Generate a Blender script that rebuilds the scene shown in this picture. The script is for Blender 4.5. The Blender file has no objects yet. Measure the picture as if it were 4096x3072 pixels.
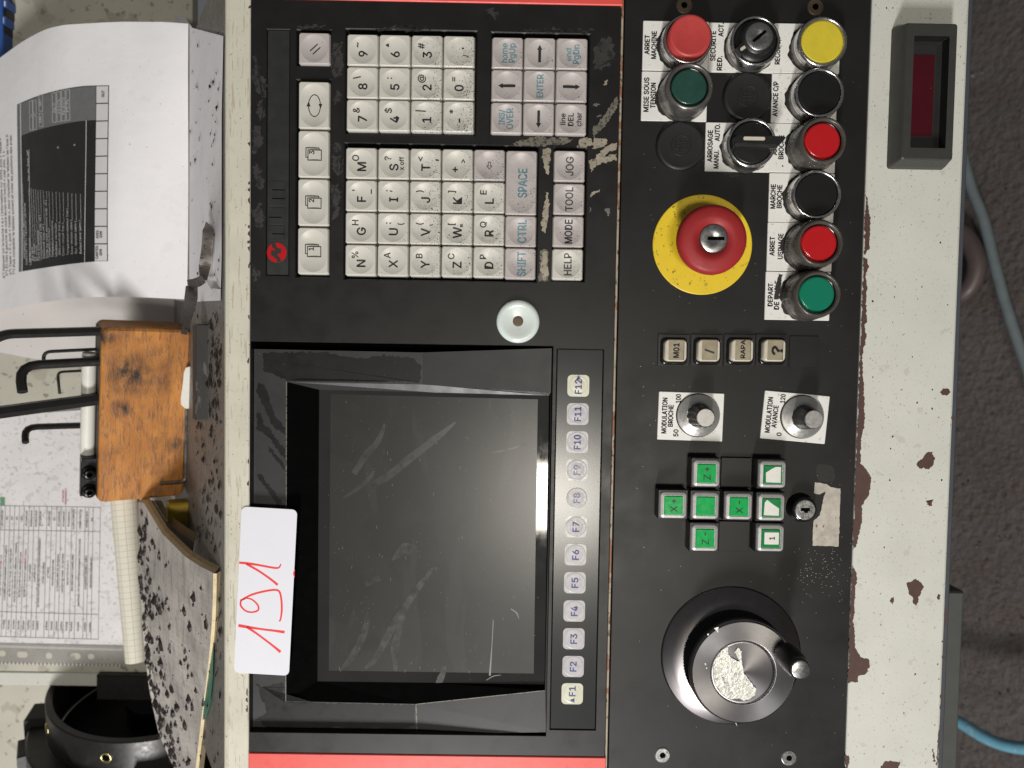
import bpy, math, random
from mathutils import Matrix, Vector, noise
random.seed(7)
R = math.radians
sc = bpy.context.scene
COL = sc.collection
# ------------------------------------------------------------------ frame of reference
# The console front is the plane z=0 (mm); x grows down the console, y to the operator's right,
# z towards the operator.  The console leans back 30 degrees, so "up" is UP in that frame.
F, CX, CY, D = 3037.0, 2048.0, 1536.0, 459.5
UP = Vector((-.866, 0, .5)); BACK = Vector((-.5, 0, -.866)); RIGHT = Vector((0, 1, 0))
W = Matrix(((0, 1, 0, 0), (BACK.x, 0, BACK.z, 0), (UP.x, 0, UP.z, 1.15), (0, 0, 0, 1)))
CAMR = (Matrix.Rotation(R(.95083549), 3, 'Z') @ Matrix.Rotation(R(-.34968849), 3, 'Y') @ Matrix.Rotation(R(-2.320812), 3, 'X'))
CAMP = Vector((0, 0, D))
def ray(px, py):
    return CAMR @ Vector(((px - CX) / F, -(py - CY) / F, -1.0))
def P(px, py, z=0.0):                       # point on the plane of height z
    d = ray(px, py); t = (D - z) / -d.z
    return CAMP + d * t
def PL(px, py, p0, n):                      # point on a general plane
    d = ray(px, py); return CAMP + d * ((p0 - CAMP).dot(n) / d.dot(n))
def q(ox, oy, pts):
    return [(ox + x / 2.16, oy + y / 2.16) for x, y in pts]
# ------------------------------------------------------------------ camera
cam = bpy.data.cameras.new('camera'); cam.sensor_width = 36; cam.lens = 36 * F / 4096
cam.clip_start = .02; cam.clip_end = 50
cam.dof.use_dof = True; cam.dof.focus_distance = .455; cam.dof.aperture_fstop = 9.0
co = bpy.data.objects.new('camera', cam); COL.objects.link(co)
co.matrix_world = W @ Matrix.Translation(CAMP * .001) @ CAMR.to_4x4()
sc.camera = co
sc.render.resolution_x, sc.render.resolution_y = 1024, 768
# ------------------------------------------------------------------ light
w = bpy.data.worlds.new('World'); sc.world = w; w.use_nodes = True
bg = w.node_tree.nodes['Background']; bg.inputs[0].default_value = (.93, .96, 1, 1); bg.inputs[1].default_value = .10
def area(name, pos, target, sx, sy, power, col):
    l = bpy.data.lights.new(name, 'AREA'); l.shape = 'RECTANGLE'; l.size = sx * .001; l.size_y = sy * .001
    l.energy = power; l.color = col
    o = bpy.data.objects.new(name, l); COL.objects.link(o)
    p = Vector(pos); d = (Vector(target) - p).normalized()
    zx = -d; yx = Vector((0, 1, 0)); yx = (yx - zx * yx.dot(zx)).normalized(); xx = yx.cross(zx)
    m = Matrix((xx, yx, zx)).transposed().to_4x4(); m.translation = p * .001
    o.matrix_world = W @ m
    return o
area('hall_lamp', (130, -467, 2000), (20, -60, 0), 400, 215, 14.5, (1, .94, .83))
area('side_window', (-140, -1560, 1230), (-20, -60, 0), 180, 480, 40, (1, .985, .97))
sc.view_settings.view_transform = 'Standard'; sc.view_settings.look = 'None'
sc.view_settings.exposure = 0; sc.view_settings.gamma = 1
# ------------------------------------------------------------------ materials
def srgb(r, g, b):
    f = lambda c: (c / 255 / 12.92) if c <= 10 else ((c / 255 + .055) / 1.055) ** 2.4
    return (f(r), f(g), f(b))
class N:
    def __init__(s, name):
        s.m = bpy.data.materials.new(name); s.m.use_nodes = True
        s.t = s.m.node_tree; s.b = s.t.nodes['Principled BSDF']; s._c = None
    def n(s, t, **k):
        x = s.t.nodes.new(t)
        for a, v in k.items(): setattr(x, a, v)
        return x
    def l(s, a, b): s.t.links.new(a, b)
    def coord(s, rnd=False):
        if s._c is None:
            tc = s.n('ShaderNodeTexCoord'); v = s.n('ShaderNodeVectorMath', operation='SCALE'); v.inputs['Scale'].default_value = 1000
            s.l(tc.outputs['Object'], v.inputs[0]); s._c = v.outputs[0]
            if rnd:
                oi = s.n('ShaderNodeObjectInfo'); mm = s.n('ShaderNodeMath', operation='MULTIPLY'); mm.inputs[1].default_value = 917.3
                s.l(oi.outputs['Random'], mm.inputs[0]); ad = s.n('ShaderNodeVectorMath', operation='ADD')
                s.l(s._c, ad.inputs[0]); s.l(mm.outputs[0], ad.inputs[1]); s._c = ad.outputs[0]
        return s._c
    def noise(s, scale, detail=4, rough=.55, stretch=(1, 1, 1), dist=0):
        mp = s.n('ShaderNodeMapping'); mp.inputs['Scale'].default_value = [scale * k for k in stretch]
        s.l(s.coord(), mp.inputs[0])
        t = s.n('ShaderNodeTexNoise'); t.inputs['Scale'].default_value = 1; t.inputs['Detail'].default_value = detail
        t.inputs['Roughness'].default_value = rough; t.inputs['Distortion'].default_value = dist
        s.l(mp.outputs[0], t.inputs['Vector']); return t.outputs['Fac']
    def ramp(s, fac, a, b, va=0, vb=1):
        r = s.n('ShaderNodeMapRange'); r.inputs[1].default_value = a; r.inputs[2].default_value = b
        r.inputs[3].default_value = va; r.inputs[4].default_value = vb; s.l(fac, r.inputs[0]); return r.outputs[0]
    def mul(s, a, b, op='MULTIPLY'):
        m = s.n('ShaderNodeMath', operation=op)
        for i, v in enumerate((a, b)):
            if isinstance(v, (int, float)): m.inputs[i].default_value = v
            else: s.l(v, m.inputs[i])
        return m.outputs[0]
    def mix(s, fac, a, b):
        m = s.n('ShaderNodeMix', data_type='RGBA')
        if isinstance(fac, (int, float)): m.inputs[0].default_value = fac
        else: s.l(fac, m.inputs[0])
        for i, v in ((6, a), (7, b)):
            if isinstance(v, (tuple, list)): m.inputs[i].default_value = (*v[:3], 1)
            else: s.l(v, m.inputs[i])
        return m.outputs[2]
    def color(s, v):
        if isinstance(v, (tuple, list)): s.b.inputs['Base Color'].default_value = (*v[:3], 1)
        else: s.l(v, s.b.inputs['Base Color'])
    def set(s, **k):
        for a, v in k.items():
            i = s.b.inputs[a.replace('_', ' ')]
            if isinstance(v, (int, float, tuple)): i.default_value = v
            else: s.l(v, i)
    def bump(s, h, dist=.0002, strength=.5):
        b = s.n('ShaderNodeBump'); b.inputs['Strength'].default_value = strength; b.inputs['Distance'].default_value = dist
        s.l(h, b.inputs['Height']); s.l(b.outputs[0], s.b.inputs['Normal'])
def simple(name, c, rough=.5, metal=0, var=.25, vs=.05, specks=None, bump=None, rnd=False, **k):
    """base colour + slow blotches + thresholded specks + fine bump"""
    x = N(name); x.coord(rnd)
    col = x.mix(x.mul(x.ramp(x.noise(vs, 5), .35, .7), var), c, tuple(v * .45 for v in c))
    for (scale, lo, cc, amt, st) in specks or []:
        col = x.mix(x.mul(x.ramp(x.noise(scale, 3, .6, st), lo, lo + .03), amt), col, cc)
    x.color(col); x.set(Metallic=metal)
    x.set(Roughness=x.ramp(x.noise(vs * 3, 4), .3, .7, max(.02, rough - .07), min(1, rough + .07)))
    if bump: x.bump(x.noise(bump[0], 3), bump[2] if len(bump) > 2 else .0002, bump[1])
    for a, v in k.items(): x.set(**{a: v})
    return x.m
DARK = (.008, .007, .006); GRIME = (.03, .024, .018); I1 = (1, 1, 1)
M = {}
M['plate'] = simple('black_textured_plate', (.010, .0097, .009), .44, var=.25, vs=.012, Specular_IOR_Level=.36,
                    specks=[(1.1, .735, (.35, .34, .32), .8, I1)], bump=(1.4, .35, .00010))
M['bezel'] = simple('black_plastic_bezel', (.011, .0107, .010), .40, var=.3, vs=.02, Specular_IOR_Level=.36,
                    specks=[(1.2, .745, (.3, .29, .27), .7, I1)], bump=(2.2, .16, .0001))
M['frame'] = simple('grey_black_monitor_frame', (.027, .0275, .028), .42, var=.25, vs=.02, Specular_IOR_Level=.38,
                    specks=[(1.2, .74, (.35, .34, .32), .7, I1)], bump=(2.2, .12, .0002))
M['oily'] = simple('oily_black', (.007, .0068, .0065), .42, var=.2, Specular_IOR_Level=.3, specks=[(1.2, .74, (.3, .3, .3), .7, I1)], bump=(2, .12))
M['black'] = simple('black_plastic', (.010, .010, .010), .38, bump=(2, .1))
M['blackgloss'] = simple('black_glossy_plastic', (.006, .006, .006), .16)
M['rubber'] = simple('black_rubber', (.012, .0117, .0114), .5, var=.3, bump=(2, .2, .0001), Specular_IOR_Level=.4)
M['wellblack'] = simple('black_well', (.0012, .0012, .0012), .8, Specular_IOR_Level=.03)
M['worn'] = simple('bare_worn_metal', (.40, .35, .27), .42, .25, var=.55, vs=.12, specks=[(.55, .60, (.07, .065, .055), .85, (1, 1, 1))], bump=(3, .3))
M['wornd'] = simple('half_worn_paint', (.17, .155, .125), .45, .1, var=.6, vs=.15, specks=[(.5, .55, (.03, .029, .026), .9, I1)], bump=(3, .3))
M['greyscuff'] = simple('grey_scuff', (.036, .0355, .033), .45, var=.5, vs=.15, specks=[(.35, .54, (.013, .0125, .012), .95, I1)])
CREAM = (.60, .585, .50)
M['cream'] = simple('cream_machine_paint', (.575, .575, .515), .42, var=.16, vs=.02,
                    specks=[(.42, .67, (.16, .14, .11), .75, (1, 1, 1)), (.9, .655, (.20, .18, .14), .7, (1.4, .7, 1)), (.09, .64, (.40, .38, .32), .4, I1)], bump=(1.2, .12, .0002))
M['creamrail'] = simple('cream_rail_paint', (.60, .575, .475), .4, var=.22, vs=.03,
                    specks=[(.6, .665, (.12, .10, .07), .8, I1), (.4, .60, (.33, .27, .19), .55, (2.2, .16, 1)), (1.4, .68, (.2, .17, .13), .6, I1)], bump=(1.2, .12))
M['creamdirty'] = simple('cream_paint_dirty', (.50, .48, .40), .5, var=.35, vs=.012,
                    specks=[(.12, .62, (.16, .14, .11), .7, I1), (.7, .69, (.10, .08, .06), .8, I1), (.03, .56, (.3, .27, .22), .5, I1)], bump=(.8, .1))
M['ledge'] = simple('ledge_paint_oily', (.17, .155, .14), .5, var=.4, vs=.05,
                    specks=[(.35, .56, (.09, .075, .06), .75, (1.6, .3, 1)), (.5, .62, (.03, .024, .02), .9, (1, .6, 1)), (1.6, .64, (.04, .03, .025), .8, I1)], bump=(.7, .25))
M['rust'] = simple('brown_primer_rust', (.075, .034, .026), .6, var=.4, vs=.2, specks=[(.8, .66, (.16, .07, .035), .6, I1)], bump=(1.5, .5))
M['rustedge'] = simple('rusty_edge', (.40, .33, .25), .55, var=.5, vs=.1, specks=[(.12, .52, (.23, .085, .03), .85, (1, .5, 1)), (.5, .6, (.05, .03, .02), .9, (1, .4, 1))])
M['red_trim'] = simple('red_lacquer', (.72, .085, .068), .42, var=.12, specks=[(1.1, .72, (.2, .02, .02), .6, I1), (.08, .62, (.55, .05, .045), .4, I1)], bump=(1, .1))
M['chip'] = simple('dark_metal_chip', (.022, .015, .013), .5, .2, var=.3, vs=.3)
M['grime'] = simple('black_grease', (.012, .010, .008), .55, var=.4, vs=.3, bump=(1.5, .6))
def keymat(name, c):
    x = N(name); x.coord(True)
    oi = x.n('ShaderNodeObjectInfo'); sep = x.n('ShaderNodeSeparateColor'); x.l(oi.outputs['Color'], sep.inputs[0])
    dirt = sep.outputs[0]
    tc = x.n('ShaderNodeTexCoord'); sx = x.n('ShaderNodeSeparateXYZ'); x.l(tc.outputs['Object'], sx.inputs[0])
    grad = x.mul(x.mul(sx.outputs[0], 1000), x.mul(sx.outputs[1], -600), 'ADD')
    g = x.ramp(grad, -9, 9, .25, 1.15)
    base = x.mix(x.mul(x.ramp(x.noise(.09, 4), .4, .72), .35), c, tuple(v * .72 for v in c))
    thr = x.mul(x.noise(1.15, 3, .55), x.mul(x.mul(dirt, g), .155), 'ADD')
    sp = x.ramp(thr, .715, .745)
    base = x.mix(x.mul(x.mul(x.ramp(x.noise(.22, 3), .45, .75), dirt), .45), base, tuple(v * .5 for v in c))
    x.color(x.mix(x.mul(sp, .9), base, (.035, .027, .020))); x.set(Roughness=.33)
    x.bump(x.noise(3, 2), .0001, .12); return x.m
M['keyw'] = keymat('ivory_keycap', (.57, .553, .492)); M['keyl'] = keymat('lilac_grey_keycap', (.47, .425, .41))
M['ink'] = simple('black_ink', (.018, .016, .018), .5, var=.2)
M['inkfade'] = simple('faded_black_ink', (.07, .062, .06), .5, var=.3, vs=.3)
M['teal'] = simple('worn_teal_ink', (.11, .24, .29), .5, var=.3, vs=.2, specks=[(.6, .60, (.42, .39, .37), .8, I1)])
M['navy'] = simple('navy_ink', (.03, .04, .19), .45, var=.3, vs=.2)
M['navyfade'] = simple('faded_navy_ink', (.16, .17, .30), .45, var=.3, vs=.2, specks=[(.6, .56, (.40, .39, .40), .9, I1)])
M['memb'] = simple('membrane_grey', (.44, .425, .43), .3, var=.25, vs=.12, specks=[(1.0, .67, (.08, .075, .07), .7, (1, .7, 1))], rnd=True)
M['membc'] = simple('membrane_cream', (.60, .585, .46), .3, var=.15, vs=.1, specks=[(1.0, .67, (.1, .09, .07), .8, (1, .6, 1))], rnd=True)
M['dome'] = simple('membrane_clear_dome', (.45, .435, .445), .36, var=.3, vs=.2, specks=[(1.0, .66, (.07, .065, .06), .7, (1, .7, 1))], rnd=True)
M['domew'] = simple('membrane_worn_dome', (.43, .41, .41), .34, var=.3, vs=.25, specks=[(.9, .63, (.08, .075, .07), .7, (1, .7, 1))], rnd=True)
def _strip():
    m = simple('function_strip_film', (.020, .021, .022), .20, var=.25, vs=.05, specks=[(1.0, .72, (.012, .012, .012), .9, I1)], bump=(1.2, .15, .00002))
    b = m.node_tree.nodes['Principled BSDF']
    for l in list(b.inputs['Roughness'].links): m.node_tree.links.remove(l)
    b.inputs['Roughness'].default_value = .22; return m
M['strip'] = _strip()
M['white_plate'] = simple('engraved_white_plate', (.74, .73, .69), .33, var=.12, vs=.08,
                    specks=[(.35, .63, (.33, .30, .25), .5, I1), (1.2, .69, (.12, .10, .08), .8, I1)], rnd=True)
M['engrave'] = simple('engraved_black', (.02, .018, .016), .6)
M['chrome'] = simple('chromed_metal', (.66, .65, .64), .22, 1, var=.25, vs=.12, rnd=True)
M['dullchrome'] = simple('dull_grey_ring', (.20, .19, .18), .28, .7, var=.5, vs=.12, rnd=True)
M['steel'] = simple('satin_steel', (.52, .51, .50), .30, 1, var=.25, vs=.2, bump=(2, .15), rnd=True)
M['boot'] = simple('dirty_clear_boot', (.22, .195, .17), .25, var=.5, vs=.15, rnd=True, Transmission_Weight=.7, IOR=1.42)
M['redcap'] = simple('matte_red_cap', (.47, .050, .047), .42, var=.2, vs=.12, bump=(1.5, .15))
M['stopred'] = simple('emergency_red', (.31, .020, .022), .5, var=.2, vs=.08, specks=[(.5, .70, (.12, .01, .01), .6, I1)], Specular_IOR_Level=.35)
M['redlens'] = simple('red_lens', (.44, .008, .011), .22, var=.12, rnd=True, Coat_Weight=.4)
M['greenlens'] = simple('green_lens', (.004, .17, .095), .2, var=.15, Coat_Weight=.4)
M['dimgreen'] = simple('dim_green_lens', (.015, .060, .045), .3, var=.35, vs=.15, Coat_Weight=.4)
M['yellowcap'] = simple('yellow_cap', (.62, .50, .035), .4, var=.2, vs=.15, specks=[(.25, .69, (.12, .1, .02), .8, I1)])
M['yellow'] = simple('yellow_disc', (.74, .53, .022), .4, var=.12, vs=.08, specks=[(.5, .64, (.10, .07, .015), .85, (1, .7, 1)), (.16, .64, (.32, .22, .03), .6, I1), (1.6, .68, (.1, .08, .02), .8, I1)])
M['blackcap'] = simple('black_cap', (.005, .005, .0052), .6, Specular_IOR_Level=.28)
M['sqframe'] = simple('silver_plastic_frame', (.50, .495, .48), .34, .35, var=.2, vs=.2, rnd=True, specks=[(.9, .69, (.1, .09, .08), .7, I1)])
M['green'] = simple('green_window', (.012, .37, .085), .16, var=.25, vs=.12, rnd=True, Coat_Weight=.5)
M['greend'] = simple('green_window_deep', (.008, .20, .055), .22, var=.25, vs=.12, Coat_Weight=.3)
M['greenink'] = simple('dark_green_ink', (.012, .075, .03), .4)
M['beige'] = simple('aged_beige_window', (.34, .29, .20), .28, var=.45, vs=.2, rnd=True, Coat_Weight=.4)
M['pearl'] = simple('pearl_cap_edge', (.58, .53, .43), .25, var=.25, vs=.2, rnd=True, Coat_Weight=.4)
M['sticker'] = simple('paper_sticker', (.70, .68, .62), .6, var=.2, vs=.2, specks=[(.35, .66, (.28, .18, .1), .7, I1)])
M['alu'] = simple('worn_aluminium_tag', (.62, .57, .50), .36, .55, var=.4, vs=.09, specks=[(.35, .66, (.12, .1, .09), .8, (1, .6, 1))], bump=(2, .2))
M['silverfoil'] = simple('crumpled_silver_foil', (.78, .77, .70), .33, .45, var=.3, vs=.25, specks=[(.3, .575, (.36, .35, .31), .7, (1, 1, 1))], bump=(.5, .6, .0006))
M['whitecap'] = simple('white_nylon_cap', (.66, .70, .66), .22, var=.12, vs=.06, Subsurface_Weight=.15)
M['brownrust'] = simple('rusty_screw', (.12, .085, .055), .5, .4, var=.5, vs=.4)
M['card'] = simple('white_card', (.70, .70, .755), .55, var=.05, specks=[(.5, .70, (.35, .36, .4), .5, I1), (.06, .66, (.66, .66, .70), .5, I1)])
M['marker'] = simple('red_marker_ink', (.78, .028, .026), .5, var=.15)
M['paper'] = simple('office_paper', (.80, .785, .80), .7, var=.10, vs=.018, specks=[(.45, .71, (.12, .11, .10), .85, (1, 1, 1)), (.035, .60, (.74, .71, .70), .5, I1)], bump=(.06, .4, .001))
M['paper2'] = simple('soiled_paper', (.74, .715, .715), .6, var=.2, vs=.03, specks=[(.22, .60, (.42, .39, .37), .7, I1), (.5, .655, (.14, .12, .11), .8, I1), (.07, .6, (.5, .47, .45), .6, I1)], bump=(.08, .3, .001))
M['paper3'] = simple('pinkish_paper', (.62, .585, .565), .7, var=.15, vs=.02, specks=[(.3, .70, (.12, .1, .1), .85, I1)])
M['printblk'] = simple('toner_black', (.022, .021, .020), .5, var=.35, vs=.06)
M['printgrey'] = simple('toner_grey', (.155, .152, .15), .55, var=.25, vs=.3)
M['printlt'] = simple('print_light', (.62, .61, .62), .65, var=.1)
M['printtxt'] = simple('print_text', (.055, .05, .05), .6)
M['printred'] = simple('print_red', (.45, .05, .06), .6)
M['printgreen'] = simple('print_green', (.02, .22, .08), .6)
M['steelblk'] = simple('black_oxide_steel', (.030, .028, .027), .38, .5, var=.3, vs=.1)
M['silverkey'] = simple('nickel_key', (.55, .52, .48), .2, 1, var=.2)
M['bolt'] = simple('oiled_black_bolt', (.014, .012, .011), .3, .6, var=.3)
M['tube'] = simple('white_plastic_tube', (.72, .70, .64), .38, var=.15, vs=.06, specks=[(.5, .72, (.1, .08, .06), .8, I1)])
M['floor'] = simple('oily_concrete_floor', (.098, .084, .078), .8, var=.5, vs=.010, specks=[(.05, .60, (.105, .09, .082), .6, I1), (.16, .715, (.22, .19, .17), .7, I1), (.02, .55, (.095, .068, .060), .4, I1), (.11, .58, (.05, .042, .038), .6, I1)], bump=(.10, .8, .007))
M['slate'] = simple('slate_blue_sheet', (.055, .06, .07), .5, var=.2)
M['greygreen'] = simple('grey_green_sheet', (.062, .064, .058), .55, var=.15)
M['hose'] = simple('blue_hose', (.15, .38, .50), .5, var=.4, vs=.05, specks=[(.1, .6, (.3, .42, .5), .6, I1)])
M['hosed'] = simple('dusty_blue_hose', (.15, .18, .185), .6, var=.35, vs=.04)
M['pipe'] = simple('brown_pink_part', (.085, .062, .058), .5, var=.3)
M['olive'] = simple('olive_grey_plastic', (.036, .036, .032), .45, var=.2, bump=(2, .12))
M['barblack'] = simple('dark_name_bar', (.021, .0225, .021), .42, var=.2, bump=(2, .1))
M['redwin'] = simple('dark_red_filter', (.055, .003, .007), .14, var=.3, vs=.06, specks=[(1, .75, (.5, .4, .4), .7, I1)])
M['yelplastic'] = simple('yellow_plastic', (.45, .31, .012), .45, var=.4, vs=.08)
M['greenplastic'] = simple('green_plastic', (.03, .19, .12), .35, var=.25)
M['blueplastic'] = simple('blue_plastic', (.03, .09, .32), .35, var=.2)
M['strap'] = simple('grey_torn_tape', (.19, .165, .15), .5, var=.5, vs=.1, specks=[(.3, .60, (.035, .027, .024), .9, I1)])
M['pageedge'] = simple('yellowed_page_edges', (.62, .50, .30), .7, var=.4, vs=.1, specks=[(.6, .58, (.36, .28, .16), .7, (1, 1, 4))])
M['rubberbar'] = simple('grey_rubber_bar', (.034, .031, .030), .6, var=.4, vs=.08, specks=[(.25, .62, (.15, .14, .135), .5, (1, .3, 1))], bump=(.8, .3))
M['skirt'] = simple('satin_aluminium_skirt', (.46, .45, .43), .34, .7, var=.2, vs=.2)
M['brass'] = simple('brass_insert', (.52, .45, .22), .3, 1)
def glassmat():
    x = N('dusty_matte_screen')
    base = x.mix(x.mul(x.ramp(x.noise(.03, 3, .5, (1, 1, 1), .6), .5, .56), .35), (.023, .0232, .0215), (.032, .0326, .030))
    base = x.mix(x.mul(x.ramp(x.noise(.035, 2, .4, (1.2, .35, 1), .8), .57, .60), .5), base, (.036, .037, .0345))
    base = x.mix(x.mul(x.ramp(x.noise(.8, 3, .6), .735, .76), .8), base, (.42, .41, .38))
    base = x.mix(x.mul(x.ramp(x.noise(.5, 2, .6, (3, .18, 1)), .70, .74), .3), base, (.12, .12, .11))
    x.color(base); x.set(Roughness=.29, Specular_IOR_Level=.5); x.bump(x.noise(2.5, 2), .00003, .1); return x.m
M['screen'] = glassmat()
M['screenclear'] = simple('clear_screen_border', (.026, .0255, .024), .02, var=.3, vs=.04, specks=[(.8, .735, (.3, .3, .28), .6, I1)])
def woodmat():
    x = N('oiled_orange_wood')
    base = x.mix(x.ramp(x.noise(.10, 5, .6, (.9, .25, .5), .6), .3, .7), (.33, .118, .020), (.54, .225, .047))
    pore = x.ramp(x.noise(.42, 5, .7, (1, .20, .4), .5), .50, .62)
    base = x.mix(x.mul(pore, .55), base, (.13, .046, .013))
    base = x.mix(x.mul(x.ramp(x.noise(.030, 6, .68), .50, .72), .75), base, (.12, .050, .018))
    tc = x.coord()
    for (cx, cy, rad) in ((-12, 34, 19), (-17, 7, 9), (22, -24, 8), (-29, 60, 10)):
        d = x.n('ShaderNodeVectorMath', operation='DISTANCE'); mp = x.n('ShaderNodeVectorMath', operation='MULTIPLY'); mp.inputs[1].default_value = (1, 1, 0)
        x.l(tc, mp.inputs[0]); x.l(mp.outputs[0], d.inputs[0]); d.inputs[1].default_value = (cx, cy, 0)
        k = x.mul(x.ramp(d.outputs[1], rad * .2, rad, 1.2, 0), x.ramp(x.noise(.22, 6, .7, (1, .4, 1)), .34, .60))
        base = x.mix(x.mul(k, 1.0), base, (.020, .013, .010))
    x.color(base); x.set(Roughness=.45); x.bump(pore, .0003, .4); return x.m
M['wood'] = woodmat()
M['woodend'] = simple('dirty_wood_end', (.055, .034, .022), .6, var=.5, vs=.1, specks=[(.3, .6, (.012, .009, .007), .9, I1)], bump=(.6, .4))
def gridmat(name, base, dirt):
    x = N(name); x.coord()
    uv = x.n('ShaderNodeTexCoord'); sx = x.n('ShaderNodeSeparateXYZ'); x.l(uv.outputs['UV'], sx.inputs[0])
    ln = None
    for i in (0, 1):
        f = x.mul(sx.outputs[i], 0, 'FRACT'); k = x.ramp(f, .045, .075, 1, 0)
        ln = k if ln is None else x.mul(ln, k, 'MAXIMUM')
    c = x.mix(x.mul(x.ramp(x.noise(.03, 5), .35, .7), dirt), base, tuple(v * .42 for v in base))
    c = x.mix(x.mul(x.ramp(x.noise(.5, 4, .6, (1, .45, 1)), .62, .66), dirt), c, (.06, .045, .04))
    c = x.mix(x.mul(x.ramp(x.noise(.14, 4, .6, (1.5, .3, 1)), .52, .68), dirt * .8), c, tuple(v * .3 for v in base))
    x.color(x.mix(x.mul(ln, .55), c, (.20, .19, .19))); x.set(Roughness=.7); return x.m
M['gridpaper'] = gridmat('graph_paper', (.70, .665, .555), .06)
M['gridpaper2'] = gridmat('graph_paper_dirty', (.47, .435, .395), .7)
def sleeve():
    x = N('clear_sleeve'); x.set(Roughness=.25, Alpha=.16, Specular_IOR_Level=.5); x.color((.7, .7, .68)); return x.m
M['sleeve'] = sleeve()
M['sleeve2'] = simple('cloudy_sleeve_margin', (.33, .315, .285), .3, var=.4, vs=.05, specks=[(.5, .66, (.1, .09, .08), .7, I1)])
def turned(name, base, rough, an):
    x = N(name); x.coord(); x.color(x.mix(x.mul(x.ramp(x.noise(.15, 4), .35, .7), .3), base, tuple(v * .6 for v in base)))
    x.set(Metallic=1.0, Roughness=rough, Anisotropic=an)
    t = x.n('ShaderNodeTangent', direction_type='RADIAL', axis='Z'); x.l(t.outputs[0], x.b.inputs['Tangent'])
    return x.m
M['turned'] = turned('turned_grey_metal', (.25, .24, .243), .34, .65)
M['turnedd'] = turned('turned_dark_metal', (.21, .195, .195), .30, .6)
M['turnedb'] = turned('turned_bright_metal', (.60, .59, .57), .24, .6)
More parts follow.
